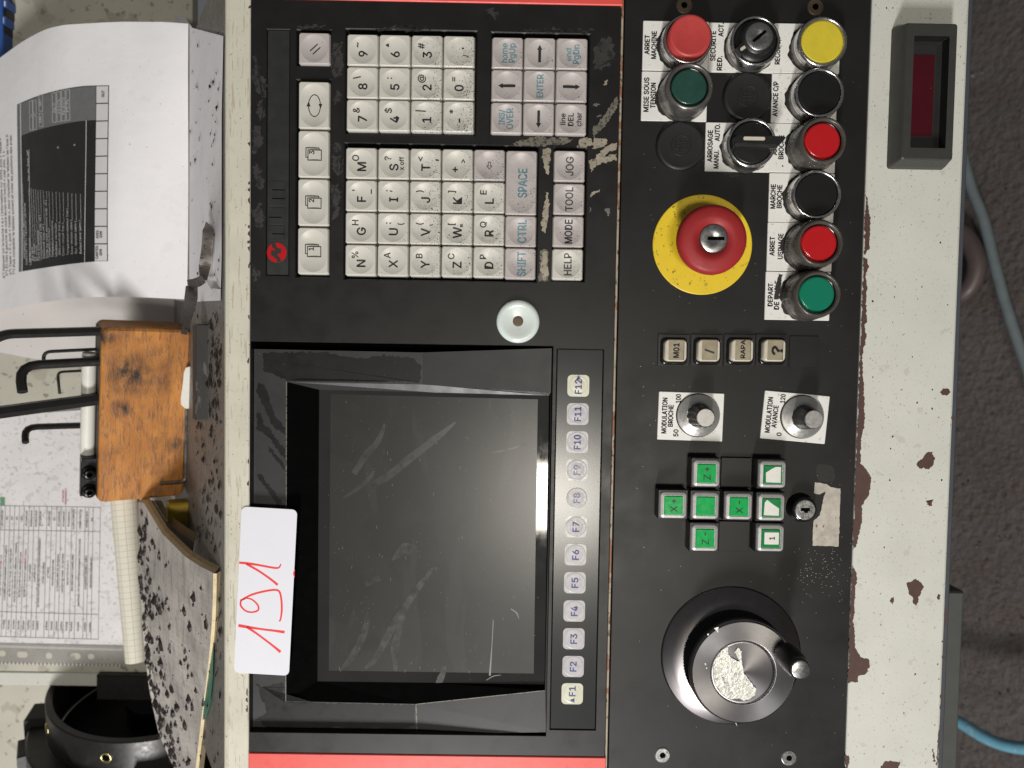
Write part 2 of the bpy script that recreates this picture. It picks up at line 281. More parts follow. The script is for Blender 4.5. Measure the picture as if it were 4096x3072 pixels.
# ------------------------------------------------------------------ mesh building
class MB:
    def __init__(s, loc=(0, 0, 0)):
        s.v = []; s.f = []; s.mi = []; s.sm = []; s.mats = []; s.o = Vector(loc); s.uv = None
    def mat(s, m):
        if m not in s.mats: s.mats.append(m)
        return s.mats.index(m)
    def add(s, vs, fs, m, smooth=False):
        b = len(s.v); s.v += [tuple(Vector(p) - s.o) for p in vs]; k = s.mat(m)
        for f in fs: s.f.append([b + i for i in f]); s.mi.append(k); s.sm.append(smooth)
    def loft(s, loops, m, cap0=True, cap1=True, smooth=False, closed=True, capm=None):
        n = len(loops[0]); vs = [p for L in loops for p in L]; fs = []
        for a in range(len(loops) - 1):
            for i in range(n if closed else n - 1):
                j = (i + 1) % n; fs.append((a * n + i, a * n + j, (a + 1) * n + j, (a + 1) * n + i))
        s.add(vs, fs, m, smooth)
        if cap0: s.add(loops[0], [list(range(n))[::-1]], capm or m)
        if cap1: s.add(loops[-1], [list(range(n))], capm or m)
        return s
    def lathe(s, prof, m, c=(0, 0), seg=48, z0=0, smooth=True, cap0=False, cap1=True):
        # profile points (r,z); sharp corners by splitting into runs
        def ring(r, z): return [(c[0] + r * math.cos(2 * math.pi * i / seg), c[1] + r * math.sin(2 * math.pi * i / seg), z0 + z) for i in range(seg)]
        for a in range(len(prof) - 1): s.loft([ring(*prof[a]), ring(*prof[a + 1])], m, False, False, smooth)
        if cap1: s.add(ring(*prof[-1]), [list(range(seg))], m)
        if cap0: s.add(ring(*prof[0]), [list(range(seg))[::-1]], m)
        return s
    def lathe_s(s, prof, m, c=(0, 0), seg=48, z0=0, cap1=True):   # shared vertices: smooth across
        loops = [[(c[0] + r * math.cos(2 * math.pi * i / seg), c[1] + r * math.sin(2 * math.pi * i / seg), z0 + z) for i in range(seg)] for r, z in prof]
        return s.loft(loops, m, False, cap1, True)
    def box(s, x0, x1, y0, y1, z0, z1, m, bev=.3):
        L = lambda d, z: [(x0 + d, y0 + d, z), (x1 - d, y0 + d, z), (x1 - d, y1 - d, z), (x0 + d, y1 - d, z)]
        return s.loft([L(0, z0), L(0, z1 - bev), L(bev, z1)], m)
    def rbox(s, cx, cy, w, h, r, z0, z1, m, bev=.3, rot=0, smooth=False, capm=None):
        return s.loft([rr(cx, cy, w, h, r, z0, rot), rr(cx, cy, w, h, r, z1 - bev, rot), rr(cx, cy, w - 2 * bev, h - 2 * bev, max(.05, r - bev), z1, rot)], m, smooth=smooth, capm=capm)
    def tube(s, pts, r, m, seg=12, smooth=True, flat=None, caps=True):
        pts = [Vector(p) for p in pts]; loops = []; prev = None
        for i, p in enumerate(pts):
            t = (pts[min(i + 1, len(pts) - 1)] - pts[max(i - 1, 0)]).normalized()
            if prev is None:
                a = Vector((0, 0, 1)); a = a if abs(t.dot(a)) < .95 else Vector((1, 0, 0)); u = (a - t * a.dot(t)).normalized()
            else: u = (prev - t * prev.dot(t)).normalized()
            prev = u; v = t.cross(u); rad = r[i] if isinstance(r, (list, tuple)) else r
            loops.append([p + (u * math.cos(2 * math.pi * k / seg) + v * math.sin(2 * math.pi * k / seg)) * rad for k in range(seg)])
        return s.loft(loops, m, caps, caps, smooth)
    def grid(s, fn, nu, nv, m, smooth=True, uvs=None):
        vs = [fn(i / nu, j / nv) for j in range(nv + 1) for i in range(nu + 1)]
        fs = [(j * (nu + 1) + i, j * (nu + 1) + i + 1, (j + 1) * (nu + 1) + i + 1, (j + 1) * (nu + 1) + i) for j in range(nv) for i in range(nu)]
        s.add(vs, fs, m, smooth)
        if uvs: s.uv = [(u * uvs[0], v * uvs[1]) for v in [j / nv for j in range(nv + 1)] for u in [i / nu for i in range(nu + 1)]]
        return s
    def poly(s, pts, m):
        s.add(pts, [list(range(len(pts)))], m); return s
    def build(s, name, parent=None, loc=None, rot=None, thick=0):
        me = bpy.data.meshes.new(name); me.from_pydata([(x * .001, y * .001, z * .001) for x, y, z in s.v], [], s.f)
        for m in s.mats: me.materials.append(M[m] if isinstance(m, str) else m)
        me.polygons.foreach_set('material_index', s.mi); me.polygons.foreach_set('use_smooth', s.sm)
        if s.uv:
            ul = me.uv_layers.new(name='UVMap')
            for li, lp in enumerate(me.loops):
                if lp.vertex_index < len(s.uv): ul.data[li].uv = s.uv[lp.vertex_index]
        me.validate(); me.update()
        return link(name, me, parent, Vector(loc) if loc is not None else (s.o if parent is None else Vector((0, 0, 0))), rot)
def link(name, me, parent=None, loc=(0, 0, 0), rot=None):
    o = bpy.data.objects.new(name, me); COL.objects.link(o); L = Matrix.Translation(Vector(loc) * .001)
    if rot is not None: L = L @ rot.to_4x4()
    if parent is None: o.matrix_world = W @ L
    else: o.parent = parent; o.matrix_local = L
    return o
def thing(name, label, cat, loc=(0, 0, 0), rot=None, group=None):
    o = link(name, None, None, loc, rot); o.empty_display_size = .01; return tag(o, label, cat, group)
def tag(o, label, cat, group=None, kind=None):
    if label: o['label'] = label
    if cat: o['category'] = cat
    if group: o['group'] = group
    if kind: o['kind'] = kind
    return o
def rr(cx, cy, w, h, r, z, rot=0, n=5):
    pts = []; r = min(r, w / 2 - 1e-3, h / 2 - 1e-3)
    for sx, sy, a0 in ((1, 1, 0), (-1, 1, 90), (-1, -1, 180), (1, -1, 270)):
        for k in range(n + 1):
            a = R(a0 + 90 * k / n); pts.append((sx * (w / 2 - r) + r * math.cos(a), sy * (h / 2 - r) + r * math.sin(a)))
    c, s_ = math.cos(rot), math.sin(rot)
    return [(cx + x * c - y * s_, cy + x * s_ + y * c, z) for x, y in pts]
_ft = {}
try: FONT = bpy.data.fonts.load(bpy.utils.system_resource('DATAFILES', path='fonts') + '/Inter.woff2')   # Blender's own interface font
except Exception: FONT = None
def glyphs(s, bold=0.0):
    k = (s, bold)
    if k not in _ft:
        cu = bpy.data.curves.new('t', 'FONT'); cu.body = s; cu.size = 1; cu.resolution_u = 3; cu.offset = 0
        cu.align_x = 'LEFT'
        if FONT: cu.font = FONT
        ob = bpy.data.objects.new('t', cu); me = bpy.data.meshes.new_from_object(ob)
        vs = [(v.co.x, v.co.y) for v in me.vertices]; fs = [tuple(p.vertices) for p in me.polygons]
        bpy.data.objects.remove(ob); bpy.data.meshes.remove(me); bpy.data.curves.remove(cu); _ft[k] = (vs, fs)
    return _ft[k]
_cap = None
def text(mb, s, fn, cap, m, length=None, bold=.0, center=True, flip=False):
    """lay a string out; fn(u,v) maps reading direction u / letter-up v (mm or px) to a 3d point"""
    global _cap
    if _cap is None: _cap = max(y for x, y in glyphs('H')[0])
    vs, fs = glyphs(s)
    if not vs: return
    k = cap / _cap; x0 = min(x for x, y in vs); x1 = max(x for x, y in vs)
    kx = length / (x1 - x0) if length else k
    off = (x0 + x1) / 2 if center else x0
    w_ = cap * bold * 2.2
    for dx, dy in (((-w_, 0), (w_, 0), (0, -w_), (0, w_)) if bold else ((0, 0),)):
        mb.add([fn((x - off) * kx + dx, (y * k - cap / 2) + dy) for x, y in vs], fs, m)
def flat(x0, y0, z, rot=90):
    a = R(rot); c, s_ = math.cos(a), math.sin(a)
    return lambda u, v: (x0 + u * c - v * s_, y0 + u * s_ + v * c, z)
def ragged(pts, jit=.6, step=1.2, seed=0):
    """densify a closed outline (mm, 3d) and roughen it"""
    out = []; pts = [Vector(p) for p in pts]; n = len(pts)
    for i in range(n):
        a, b = pts[i], pts[(i + 1) % n]; k = max(1, int((b - a).length / step))
        for j in range(k):
            p = a.lerp(b, j / k); nv = noise.noise_vector(p * .45 + Vector((seed * 13.1, 3, 7))) * 1.3 + .8 * noise.noise_vector(p * 1.3 + Vector((seed, 9, 1))) + .45 * noise.noise_vector(p * 3.1 + Vector((seed, 2, 5)))
            out.append(p + Vector((nv.x, nv.y, 0)) * jit)
    return out
def patches(name, parent, mat, lists, z, jit=.6, seed=1, step=.6, stuff=False):
    mb = MB()
    for i, L in enumerate(lists):
        if not stuff: mb = MB()
        mb.poly(ragged([P(x, y, z + .002 * i) for x, y in L], jit, step, seed + i), mat)
        if not stuff: mb.build(name, parent)
    if stuff: mb.build(name, parent)['kind'] = 'stuff'
def holed(mb, x0, x1, y0, y1, z, holes, m, wallm, depth=7, ch=.7, zb=-9):
    """flat sheet with chamfered rectangular openings (a,b,c,d)"""
    xs = sorted({x0, x1, *[h[0] for h in holes], *[h[1] for h in holes]}); ys = sorted({y0, y1, *[h[2] for h in holes], *[h[3] for h in holes]})
    for i in range(len(xs) - 1):
        for j in range(len(ys) - 1):
            cx, cy = (xs[i] + xs[i + 1]) / 2, (ys[j] + ys[j + 1]) / 2
            if any(h[0] < cx < h[1] and h[2] < cy < h[3] for h in holes): continue
            mb.poly([(xs[i], ys[j], z), (xs[i + 1], ys[j], z), (xs[i + 1], ys[j + 1], z), (xs[i], ys[j + 1], z)], m)
    for h in holes:
        a, b, c, d = h[:4]; dp = h[4] if len(h) > 4 else depth; cc = h[5] if len(h) > 5 else ch
        L = lambda k, zz: [(a + k, c + k, zz), (b - k, c + k, zz), (b - k, d - k, zz), (a + k, d - k, zz)][::-1]
        mb.loft([L(0, z), L(cc, z - cc)], m, False, False)
        mb.loft([L(cc, z - cc), L(cc + .15, z - dp)], wallm, False, True, capm='wellblack')
    L = [(x0, y0), (x1, y0), (x1, y1), (x0, y1)]
    mb.loft([[(x, y, zb) for x, y in L], [(x, y, z) for x, y in L]], wallm, False, False)
# ------------------------------------------------------------------ floor and what stands on it
UF = -950.0
FL = UP * UF
mb = MB(); c0 = FL
mb.grid(lambda u, v: c0 + BACK * (u * 3400 - 2200) + RIGHT * (v * 3600 - 1800), 2, 2, 'floor', False)
tag(mb.build('floor'), None, None, kind='structure')
def pf(px, py, h=0): return PL(px, py, UP * (UF + h), UP)
# ------------------------------------------------------------------ cream console housing
YT, YB = P(2048, -160).y, P(2048, 3240).y
XR0, XR1 = P(3432, 1536).x, P(3817, 1536).x          # lower rim
XG = P(2459, 1500).x                                 # seam between keyboard unit and lower plate
XL1, XL0 = P(1000.5, 1500).x, P(893, 1500).x         # upper rail
hs = thing('console_housing', 'cream painted sheet metal console housing with chipped rusty lower rim', 'console')
mb = MB()
prof = [(XR0 + .4, -14), (XR0 + .4, -.2), (XR0 + .9, .3), (XR1 - 1.6, .3), (XR1 - .5, -.2), (XR1, -1.6), (XR1, -26)]
mb.loft([[(x, YB, z) for x, z in prof], [(x, YT, z) for x, z in prof]], 'cream', False, False, closed=False)
rim = mb.build('lower_rim', hs)
mb = MB()
prof = [(XL1, -12), (XL1, .4), (XL1 - .5, .9), (XL0 + 4, .9), (XL0 + 1.6, .2), (XL0, -2.2)]
mb.loft([[(x, YB, z) for x, z in prof], [(x, YT, z) for x, z in prof]], 'creamrail', False, False, closed=False)
rail = mb.build('upper_rail', hs)
LP0 = Vector((XL0, 0, -2.2)); LP1 = LP0 + BACK * 250
mb = MB()
mb.grid(lambda u, v: LP0 + BACK * (250 * u) + RIGHT * (YB + (YT - YB) * v), 1, 1, 'ledge', False)
mb.build('top_ledge', hs)
mb = MB()                                             # painted edge showing in the seam
mb.box(XG - .75, XG + .55, YB, YT, -6, .35, 'rustedge', .3); mb.build('seam_edge', hs)
mb = MB(); mb.box(XL1 + .5, XR0 + 2, YB, YT, -40, -16, 'wellblack', .1); mb.build('back_tray', hs)
def LG(px, py, h=0): return PL(px, py, LP0 + UP * h, UP)
# rust and chips on the lower rim
e0 = lambda y: 3489 - (y - 46) * .0369 + 2
pl = [[(e0(780), 780)] + q(3072, 700, [(866, 220), (872, 300), (886, 400), (880, 560), (872, 650), (840, 690)]) + [(e0(1020), 1020)],
      [(e0(1030), 1030)] + q(3072, 700, [(850, 715), (870, 800), (850, 860), (856, 980), (845, 1100), (855, 1270), (835, 1300), (850, 1400), (832, 1480), (812, 1600)]) + q(3072, 1468, [(820, 60), (835, 300), (835, 480), (802, 640), (800, 830), (860, 900), (892, 960), (875, 1100), (815, 1200), (812, 1340), (765, 1540)]) + [(e0(2200), 2200)],
      [(e0(2260), 2260)] + q(3072, 2304, [(762, -40), (770, 20), (756, 100), (742, 240), (750, 330), (735, 380), (745, 440), (752, 620), (800, 700), (865, 710), (882, 780), (830, 855), (785, 860), (778, 915), (715, 920)]) + [(e0(2735), 2735)],
      [(e0(3020), 3020)] + q(3072, 2304, [(695, 1555), (707, 1600), (690, 1650), (700, 1750)]) + [(e0(3110), 3110)],
      q(3072, 1468, [(1285, 850), (1290, 825), (1330, 795), (1365, 740), (1415, 735), (1445, 800), (1425, 850), (1395, 885), (1345, 870), (1315, 885)]),
      q(3072, 1468, [(1490, 215), (1515, 190), (1555, 190), (1572, 220), (1540, 245), (1505, 235)]),
      q(3072, 1468, [(1580, 435), (1610, 420), (1615, 445), (1600, 465)]),
      q(3072, 1468, [(1370, 1150), (1395, 1165), (1430, 1145), (1415, 1175), (1420, 1195), (1390, 1200), (1365, 1190), (1380, 1170)]),
      q(3072, 2304, [(1197, 70), (1240, 40), (1275, 25), (1325, 65), (1345, 100), (1325, 145), (1300, 180), (1300, 220), (1275, 260), (1248, 225), (1255, 180), (1215, 150), (1205, 110)]),
      q(3072, 2304, [(1055, 220), (1070, 190), (1090, 185), (1085, 220), (1075, 245)]),
      q(3072, 2304, [(1465, 185), (1475, 155), (1490, 170), (1485, 200), (1470, 210)]),
      q(3072, 2304, [(1530, 265), (1545, 270), (1543, 350), (1533, 435), (1526, 420)]),
      q(3072, 2304, [(1505, 700), (1525, 690), (1530, 715), (1512, 720)]),
      q(3072, 2304, [(1486, 1040), (1506, 1015), (1504, 1100), (1490, 1160), (1484, 1140), (1498, 1070)]),
      q(3072, 2304, [(1480, 1300), (1490, 1300), (1480, 1420), (1465, 1640), (1455, 1630), (1470, 1420)]),
      q(3072, 2304, [(1418, 1490), (1430, 1490), (1445, 1600), (1435, 1610)]),
      q(3072, 2304, [(975, 1640), (990, 1615), (1025, 1600), (1075, 1600), (1110, 1612), (1140, 1612), (1125, 1655), (1110, 1720), (985, 1720)])]
patches('rust_patch', hs, 'rust', pl, .34, .55, 3, .4)
pl = []
for k in range(46):
    x = random.uniform(3490, 3800); y = random.uniform(20, 3050); r_ = random.uniform(1.2, 4.5)
    pl.append([(x + r_ * math.cos(a) * random.uniform(.5, 1.2), y + r_ * 1.4 * math.sin(a) * random.uniform(.5, 1.2)) for a in (0, 1.1, 2.3, 3.4, 4.6, 5.6)])
patches('paint_chip', hs, 'grime', pl, .34, .1, 9, 2, True)
pl = []
for k in range(26):
    y = random.uniform(20, 2900); pl.append([(999 - (y) * .0043 + dx, y + dy) for dx, dy in ((4, -random.uniform(4, 16)), (-random.uniform(1, 7), -4), (-random.uniform(0, 6), 5), (4, random.uniform(4, 16)))])
patches('rail_chip', hs, 'rust', pl, .94, .25, 19, .8, True)
# ------------------------------------------------------------------ machine base behind the rim, floor clutter
mb = MB(); a = P(3700, -100, -60); b = P(3925, 3300, -60)
mb.box(a.x - 30, P(3880, 400, -60).x, P(0, 3240, -60).y, P(0, -160, -60).y, -90, -60, 'slate', 1)
tag(mb.build('lower_panel'), 'dark slate lower machine panel edge seen past the cream rim', 'machine panel')
mb = MB(); a = P(3700, 2365, -170); b = P(3858, 2365, -170)
mb.box(a.x, b.x, P(0, 3300, -170).y, a.y, -230, -170, 'greygreen', 1.5)
tag(mb.build('cable_duct'), 'grey green sheet metal duct below the rim, lower right', 'cable duct')
def smooth_path(pts, k=10):
    pts = [Vector(p) for p in pts]; e = [pts[0] * 2 - pts[1]] + pts + [pts[-1] * 2 - pts[-2]]; out = []
    for i in range(1, len(e) - 2):
        for j in range(k):
            t = j / k; p0, p1, p2, p3 = e[i - 1:i + 3]
            out.append(.5 * ((2 * p1) + (p2 - p0) * t + (2 * p0 - 5 * p1 + 4 * p2 - p3) * t * t + (3 * p1 - p0 - 3 * p2 + p3) * t ** 3))
    return out + [pts[-1]]
mb = MB(); mb.tube(smooth_path([pf(3660, 2700, 120)] + [pf(x, y, 120) for x, y in ((3772, 2848), (3850, 2895), (3930, 2945), (4010, 2978), (4090, 2992), (4180, 2992))]), 8, 'hose', 14)
tag(mb.build('air_hose'), 'bright blue air hose curving out from under the rim, lower right corner', 'hose')
mb = MB(); mb.tube(smooth_path([pf(x, y, 12) for x, y in ((3845, 600), (3882, 740), (3935, 880), (3985, 1080), (4030, 1240), (4090, 1420), (4150, 1600))]), 7.5, 'hosed', 14)
tag(mb.build('floor_hose'), 'dusty grey blue hose lying across the dark floor, right edge', 'hose')
mb = MB(); mb.tube(smooth_path([pf(x, y, 25) for x, y in ((3800, 900), (3860, 940), (3905, 1030), (3900, 1110), (3860, 1170), (3790, 1200))]), 13, 'pipe', 14)
tag(mb.build('bent_pipe'), 'brownish pink curved pipe on the floor beside the dusty hose', 'pipe')
mb = MB()
for k in range(170):
    px = random.uniform(3800, 4150); py = random.uniform(-40, 3100); c = pf(px, py, 2); r_ = random.choice((1.5, 2, 2.5, 3, 4))
    vs = [c + Vector((random.uniform(-1, 1), random.uniform(-1, 1), random.uniform(-1, 1))) * r_ for _ in range(4)]
    mb.add(vs, [(0, 1, 2), (0, 2, 3), (0, 1, 3), (1, 2, 3)], random.choice(('floor', 'pipe', 'hosed', 'grime', 'floor')))
tag(mb.build('floor_grit'), 'scattered grit and swarf on the dark floor', 'grit', kind='stuff')
# ------------------------------------------------------------------ keyboard unit
ZK = .8
kb = thing('keyboard_unit', 'black worn keyboard unit with ivory and lilac keys and red trim', 'keyboard')
YK1 = P(1700, 13).y; YK0 = P(1500, 1368).y; XK0 = XL1 + .35; XK1 = XG - 1.3
def hole(px0, px1, py0, py1, *a):
    p = P(px0, py1, ZK); r_ = P(px1, py0, ZK); return (p.x, r_.x, p.y, r_.y, *a)
wells = [hole(1377, 1911, 122, 536), hole(1957, 2363, 134, 545), hole(1372, 2158, 583, 1119), hole(2204, 2352, 592, 1128),
         hole(1183, 1327, 118, 264), hole(1179, 1326, 318, 1110), hole(1062, 1162, 116, 1103, 1.0, .4)]
mb = MB(); holed(mb, XK0, XK1, YK0, YK1, ZK, wells, 'bezel', 'black')
mb.build('bezel', kb)
mb = MB(); mb.box(XK0 - .2, XK1 + .9, YK1 + .35, YT, -8, 1.6, 'red_trim', .5); mb.build('red_trim', kb)
ZT = 3.4
def keymesh(h_extra):
    mb = MB(); n = 64; Lh = h_extra / 2
    def sq(a, z, rnd=.0):
        out = []
        for i in range(n):
            t = 2 * math.pi * (i + .5) / n; c, s_ = math.cos(t), math.sin(t); m_ = max(abs(c), abs(s_)); e = (abs(c) ** 26 + abs(s_) ** 26) ** (1 / 26)
            out.append((a * c / e, a * s_ / e + math.copysign(Lh, s_), z))
        return out
    def ci(r_, z): return [(r_ * math.cos(2 * math.pi * (i + .5) / n), r_ * math.sin(2 * math.pi * (i + .5) / n) + math.copysign(Lh, math.sin(2 * math.pi * (i + .5) / n)), z) for i in range(n)]
    mb.loft([sq(9.38, -6), sq(9.3, ZT - 1.5), sq(9.2, ZT - 1.1), sq(8.75, ZT - .15), sq(8.55, ZT)], 'K', False, False, False)
    mb.loft([sq(8.55, ZT), ci(8.0, ZT - .02)], 'K', False, False, False)
    rings = [8.0, 7.8, 7.3, 6.2, 4.8, 3.2, 1.6, .3] ; mb.loft([ci(r_, dishz(r_)) for r_ in rings], 'K', False, True, True)
    return mb
RD, DD = 8.0, 1.35
def dishz(r_): return ZT - .02 - DD * (1 - min(1, r_ / RD) ** 2)
def keybuild(h_extra, mat):
    mb = keymesh(h_extra); mb.mats = [mat]; me_o = mb.build('key', kb); me = me_o.data; bpy.data.objects.remove(me_o); return me
KM = {(h, m): keybuild(h, m) for h in (0, 19.6, 9.2) for m in ('keyw', 'keyl')}
def kmap(x0, y0, Lh, rot=90):
    f = flat(x0, y0, 0, rot)
    def g(u, v):
        x, y, _ = f(u, v); d = math.hypot(x, max(0, abs(y) - Lh)); return (x, y, dishz(d) + .06)
    return g
def key(px, py, texts=(), mat='keyw', extra=0, dirt=.2, shapes=None, cen=None):
    c = cen or P(px, py, ZT)
    o = link('key', KM[(extra, mat)], kb, (c.x, c.y, 0)); o.color = (dirt, 0, 0, 1)
    mb = MB()
    for t in texts:
        s, dx, dy, cap = t[:4]; ln = t[4] if len(t) > 4 else None; im = t[5] if len(t) > 5 else 'ink'
        text(mb, s, kmap(dx, dy, extra / 2), cap, im, ln, .016)
    if shapes: shapes(mb, kmap(0, 0, extra / 2))
    if mb.v: mb.build('legend', o)
    return o
def ab(m, s, third=None):
    L = [(m, .1, -1.9, 5.1)]
    if s: L.append((s, -3.5, 3.1, 3.7))
    if third: L.append(third)
    return L
def shp(pl, m='ink'):
    def f(mb, mp):
        for p in pl: mb.poly([mp(u, v) for u, v in p], m)
    return f
def gridpos(xs, ys, i, j): return (xs[i] - j * 1.3, ys[j] + i * 2.2)
NX = [1450.5, 1579, 1708, 1836.6]; NY = [199, 330, 460]
num = [[ab('9', '~'), ab('6', '^'), ab('3', '#'), [('.', 0, 2.2, 5), ('/', 3.6, -2.2, 2.6)]],
       [ab('8', '\\'), ab('5', ':'), ab('2', '@'), ab('0', '=')],
       [ab('7', '&'), ab('4', '$'), ab('1', '|'), ab('-', '*')]]
for j in range(3):
    for i in range(4):
        key(*gridpos(NX, NY, i, j), num[j][i], dirt=[.12, .15, .62, .75][i] + .05 * j)
AX = [1445, 1574, 1702, 1830, 1957.5]; AY = [652, 782, 911, 1040]
al = [[ab('M', 'O'), ab('S', '?', ('x off', 4.7, .2, 2.7)), ab('T', '<', (',', 4.2, 2.5, 5)), [('+', -1.9, -2.8, 4.6), ('>', 3, 2.3, 3.2)], None],
      [ab('F', "'", ('_', 3.8, 2.5, 4)), ab('I', ';'), ab('J', ')'), ab('K', ']'), ab('L', 'E')],
      [ab('G', 'H'), ab('U', ':', ('{', 4.4, 2.6, 3.2)), ab('V', '(', ('}', 4.4, 2.4, 3.2)), ab('W', '[', ('"', 3.8, 2.3, 4)), ab('R', 'Q')],
      [ab('N', '%'), ab('X', 'A'), ab('Y', 'B'), ab('Z', 'C'), ab('D', 'P')]]
bs = [(-2.6, 0), (0, 1.9), (0, .9), (2.2, .9), (2.2, -.9), (0, -.9), (0, -1.9)]; bi = [(-1.9, 0), (-.45, 1.05), (-.45, .45), (1.75, .45), (1.75, -.45), (-.45, -.45), (-.45, -1.05)]
def ring(o, i): return [[o[k], o[(k + 1) % len(o)], i[(k + 1) % len(o)], i[k]] for k in range(len(o))]
for j in range(4):
    for i in range(5):
        x, y = AX[i] - j * .9, AY[j] + i * 2.0
        if al[j][i] is None: key(x, y, mat='keyl', dirt=.75, shapes=shp(ring([(u, v) for u, v in bs], bi), 'inkfade'))
        else: key(x, y, al[j][i], dirt=[.08, .30, .72, .62, .62][i] + random.uniform(-.08, .08))
key(2085, 731, [('SPACE', .8, 0, 5.2, 17, 'teal')], 'keyl', 19.6, .55)
key(2083, 925, [('CTRL', .8, 0, 5.0, 13.6, 'teal')], 'keyl', 0, .5)
key(2081, 1054, [('SHIFT', .8, -.2, 5.0, 14.2, 'teal')], 'keyl', 0, .5)
for s, x, y, m, ln in (('JOG', 2278, 664, 'keyl', 11), ('TOOL', 2276, 796, 'keyl', 14), ('MODE', 2273, 926, 'keyl', 14), ('HELP', 2270, 1057, 'keyw', 13)):
    key(x, y, [(s, .2, 0, 4.4, ln, 'inkfade' if s != 'MODE' else 'ink')], m, 0, .55)
NVX = [2030, 2159, 2288]; NVY = [211, 341, 472]
def arrow(ang):
    a = R(ang); rot = lambda p: (p[0] * math.cos(a) - p[1] * math.sin(a), p[0] * math.sin(a) + p[1] * math.cos(a))
    return shp([[rot(p) for p in ((5.2, 0), (2.4, 1.6), (2.4, -1.6))], [rot(p) for p in ((2.4, .8), (-5, .8), (-5, -.8), (2.4, -.8))]], 'ink')
nav = [[[('home', -1.8, .1, 3.6, 11.2, 'teal'), ('PgUp', 2.7, .1, 3.7, 11, 'teal')], arrow(0), [('end', -1.9, -.3, 3.2, 7.2, 'teal'), ('PgDn', 2.5, -.1, 3.7, 11, 'teal')]],
       [arrow(90), [('ENTER', .5, 0, 3.8, 13.4, 'teal')], arrow(-90)],
       [[('INS/', -2.8, .5, 3.5, 8.8, 'teal'), ('OVER', 2, -.2, 3.9, 12, 'teal')], arrow(180), [('line', -4.7, 0, 3.0, 6.6), ('DEL', 0, 0, 3.2, 7.6), ('char', 4.8, 0, 3.0, 8)]]]
for j in range(3):
    for i in range(3):
        x, y = NVX[i] - j * 2.2, NVY[j] + i * 2; t = nav[j][i]
        if callable(t): key(x, y, mat='keyl', dirt=.45, shapes=t)
        else: key(x, y, t, 'keyl', 0, .4)
key(1257, 193, [], 'keyl', 0, .12, shp([[(-1.5, 2.6), (-.9, 2.9), (3.2, -1.6), (2.6, -1.9)], [(-3.4, 1.0), (-2.8, 1.3), (1.3, -3.2), (.7, -3.5)]]))
def ovalshape(mb, mp):
    n = 36; a, b = 6.4, 3.5; E = lambda k, d: ((a + d) * math.cos(2 * math.pi * k / n), (b + d) * math.sin(2 * math.pi * k / n))
    for k in range(n): mb.poly([mp(*E(k, .27)), mp(*E(k + 1, .27)), mp(*E(k + 1, -.27)), mp(*E(k, -.27))], 'ink')
    mb.poly([mp(-.6, 4.7), mp(-.6, 2.4), mp(2.6, 3.4)], 'ink'); mb.poly([mp(1.0, -4.7), mp(1.0, -2.4), mp(-2.0, -3.6)], 'ink')
key(1256, 420, [], 'keyw', 9.2, .05, ovalshape)
def docshape(dg):
    def f(mb, mp):
        def fr(x0, x1, y0, y1, sides='lrtb'):
            w_ = .26
            for s_ in sides:
                r_ = {'l': (x0 - w_, x0 + w_, y0, y1), 'r': (x1 - w_, x1 + w_, y0, y1), 'b': (x0 - w_, x1 + w_, y0 - w_, y0 + w_), 't': (x0 - w_, x1 + w_, y1 - w_, y1 + w_)}[s_]
                mb.poly([mp(r_[0], r_[2]), mp(r_[1], r_[2]), mp(r_[1], r_[3]), mp(r_[0], r_[3])], 'ink')
        fr(-3.4, 2.6, -4.4, 3.6)
        for a_, b_, c_, d_ in ((-2, -1.5, 3.6, 5), (-2, 3.9, 4.5, 5), (3.5, 4.0, -3.2, 5), (2.6, 4.0, -3.2, -2.7)): mb.poly([mp(a_, c_), mp(b_, c_), mp(b_, d_), mp(a_, d_)], 'ink')
        text(mb, dg, lambda u, v: mp(u + 1.2, v + 1.4), 2.9, 'ink', None, .02)
    return f
for dg, y in (('3', 616), ('2', 809), ('1', 1003)): key(1255.5 - (y - 420) * .006, y, [], 'keyw', 9.2, .05, docshape(dg))
# label bar with emblem
c = P(1112, 610, 0); h0 = wells[-1]
mb = MB(); mb.box(h0[0] + .7, h0[1] - .7, h0[2] + .7, h0[3] - .7, -1, .25, 'barblack', .15); lb = mb.build('name_bar', kb)
mb = MB(); ec = P(1107, 1010.6, .3)
def disc(mb, c, r_, z, m, n=40): mb.poly([(c.x + r_ * math.cos(2 * math.pi * k / n), c.y + r_ * math.sin(2 * math.pi * k / n), z) for k in range(n)], m)
disc(mb, ec, 5.9, .30, 'redlens')
nn = [(-42, -72), (-42, -50), (-10, -20), (-50, -18), (-50, 22), (-22, 40), (2, 60), (2, 83), (38, 76), (32, 50), (0, 14), (38, 5), (38, -35), (5, -40), (-8, -60), (-8, -83)]
mb.poly([(ec.x + x * .0701, ec.y - y * .0701, .36) for x, y in nn][::-1], 'barblack')
mb.build('emblem', lb)
mb = MB()
def relief(x0, x1, y0, y1, slots):
    a = P(1000 + x0 / 2.16, 550 + y1 / 2.16, .3); b = P(1000 + x1 / 2.16, 550 + y0 / 2.16, .3)
    mb.rbox((a.x + b.x) / 2, (a.y + b.y) / 2, b.x - a.x, b.y - a.y, .8, .2, .5, 'barblack', .12)
    for sx0, sx1, sy in slots:
        c_ = P(1000 + sx0 / 2.16, 550 + sy / 2.16, .5); d_ = P(1000 + sx1 / 2.16, 550 + sy / 2.16, .5)
        mb.box(c_.x, d_.x, c_.y - .28, c_.y + .28, .2, .54, 'wellblack', .02)
relief(165, 305, 378, 590, [(192, 302, 452), (192, 302, 526)]); relief(163, 302, 608, 750, [(166, 272, 688)]); relief(160, 300, 762, 892, [(190, 298, 832)])
mb.build('relief_lettering', lb)
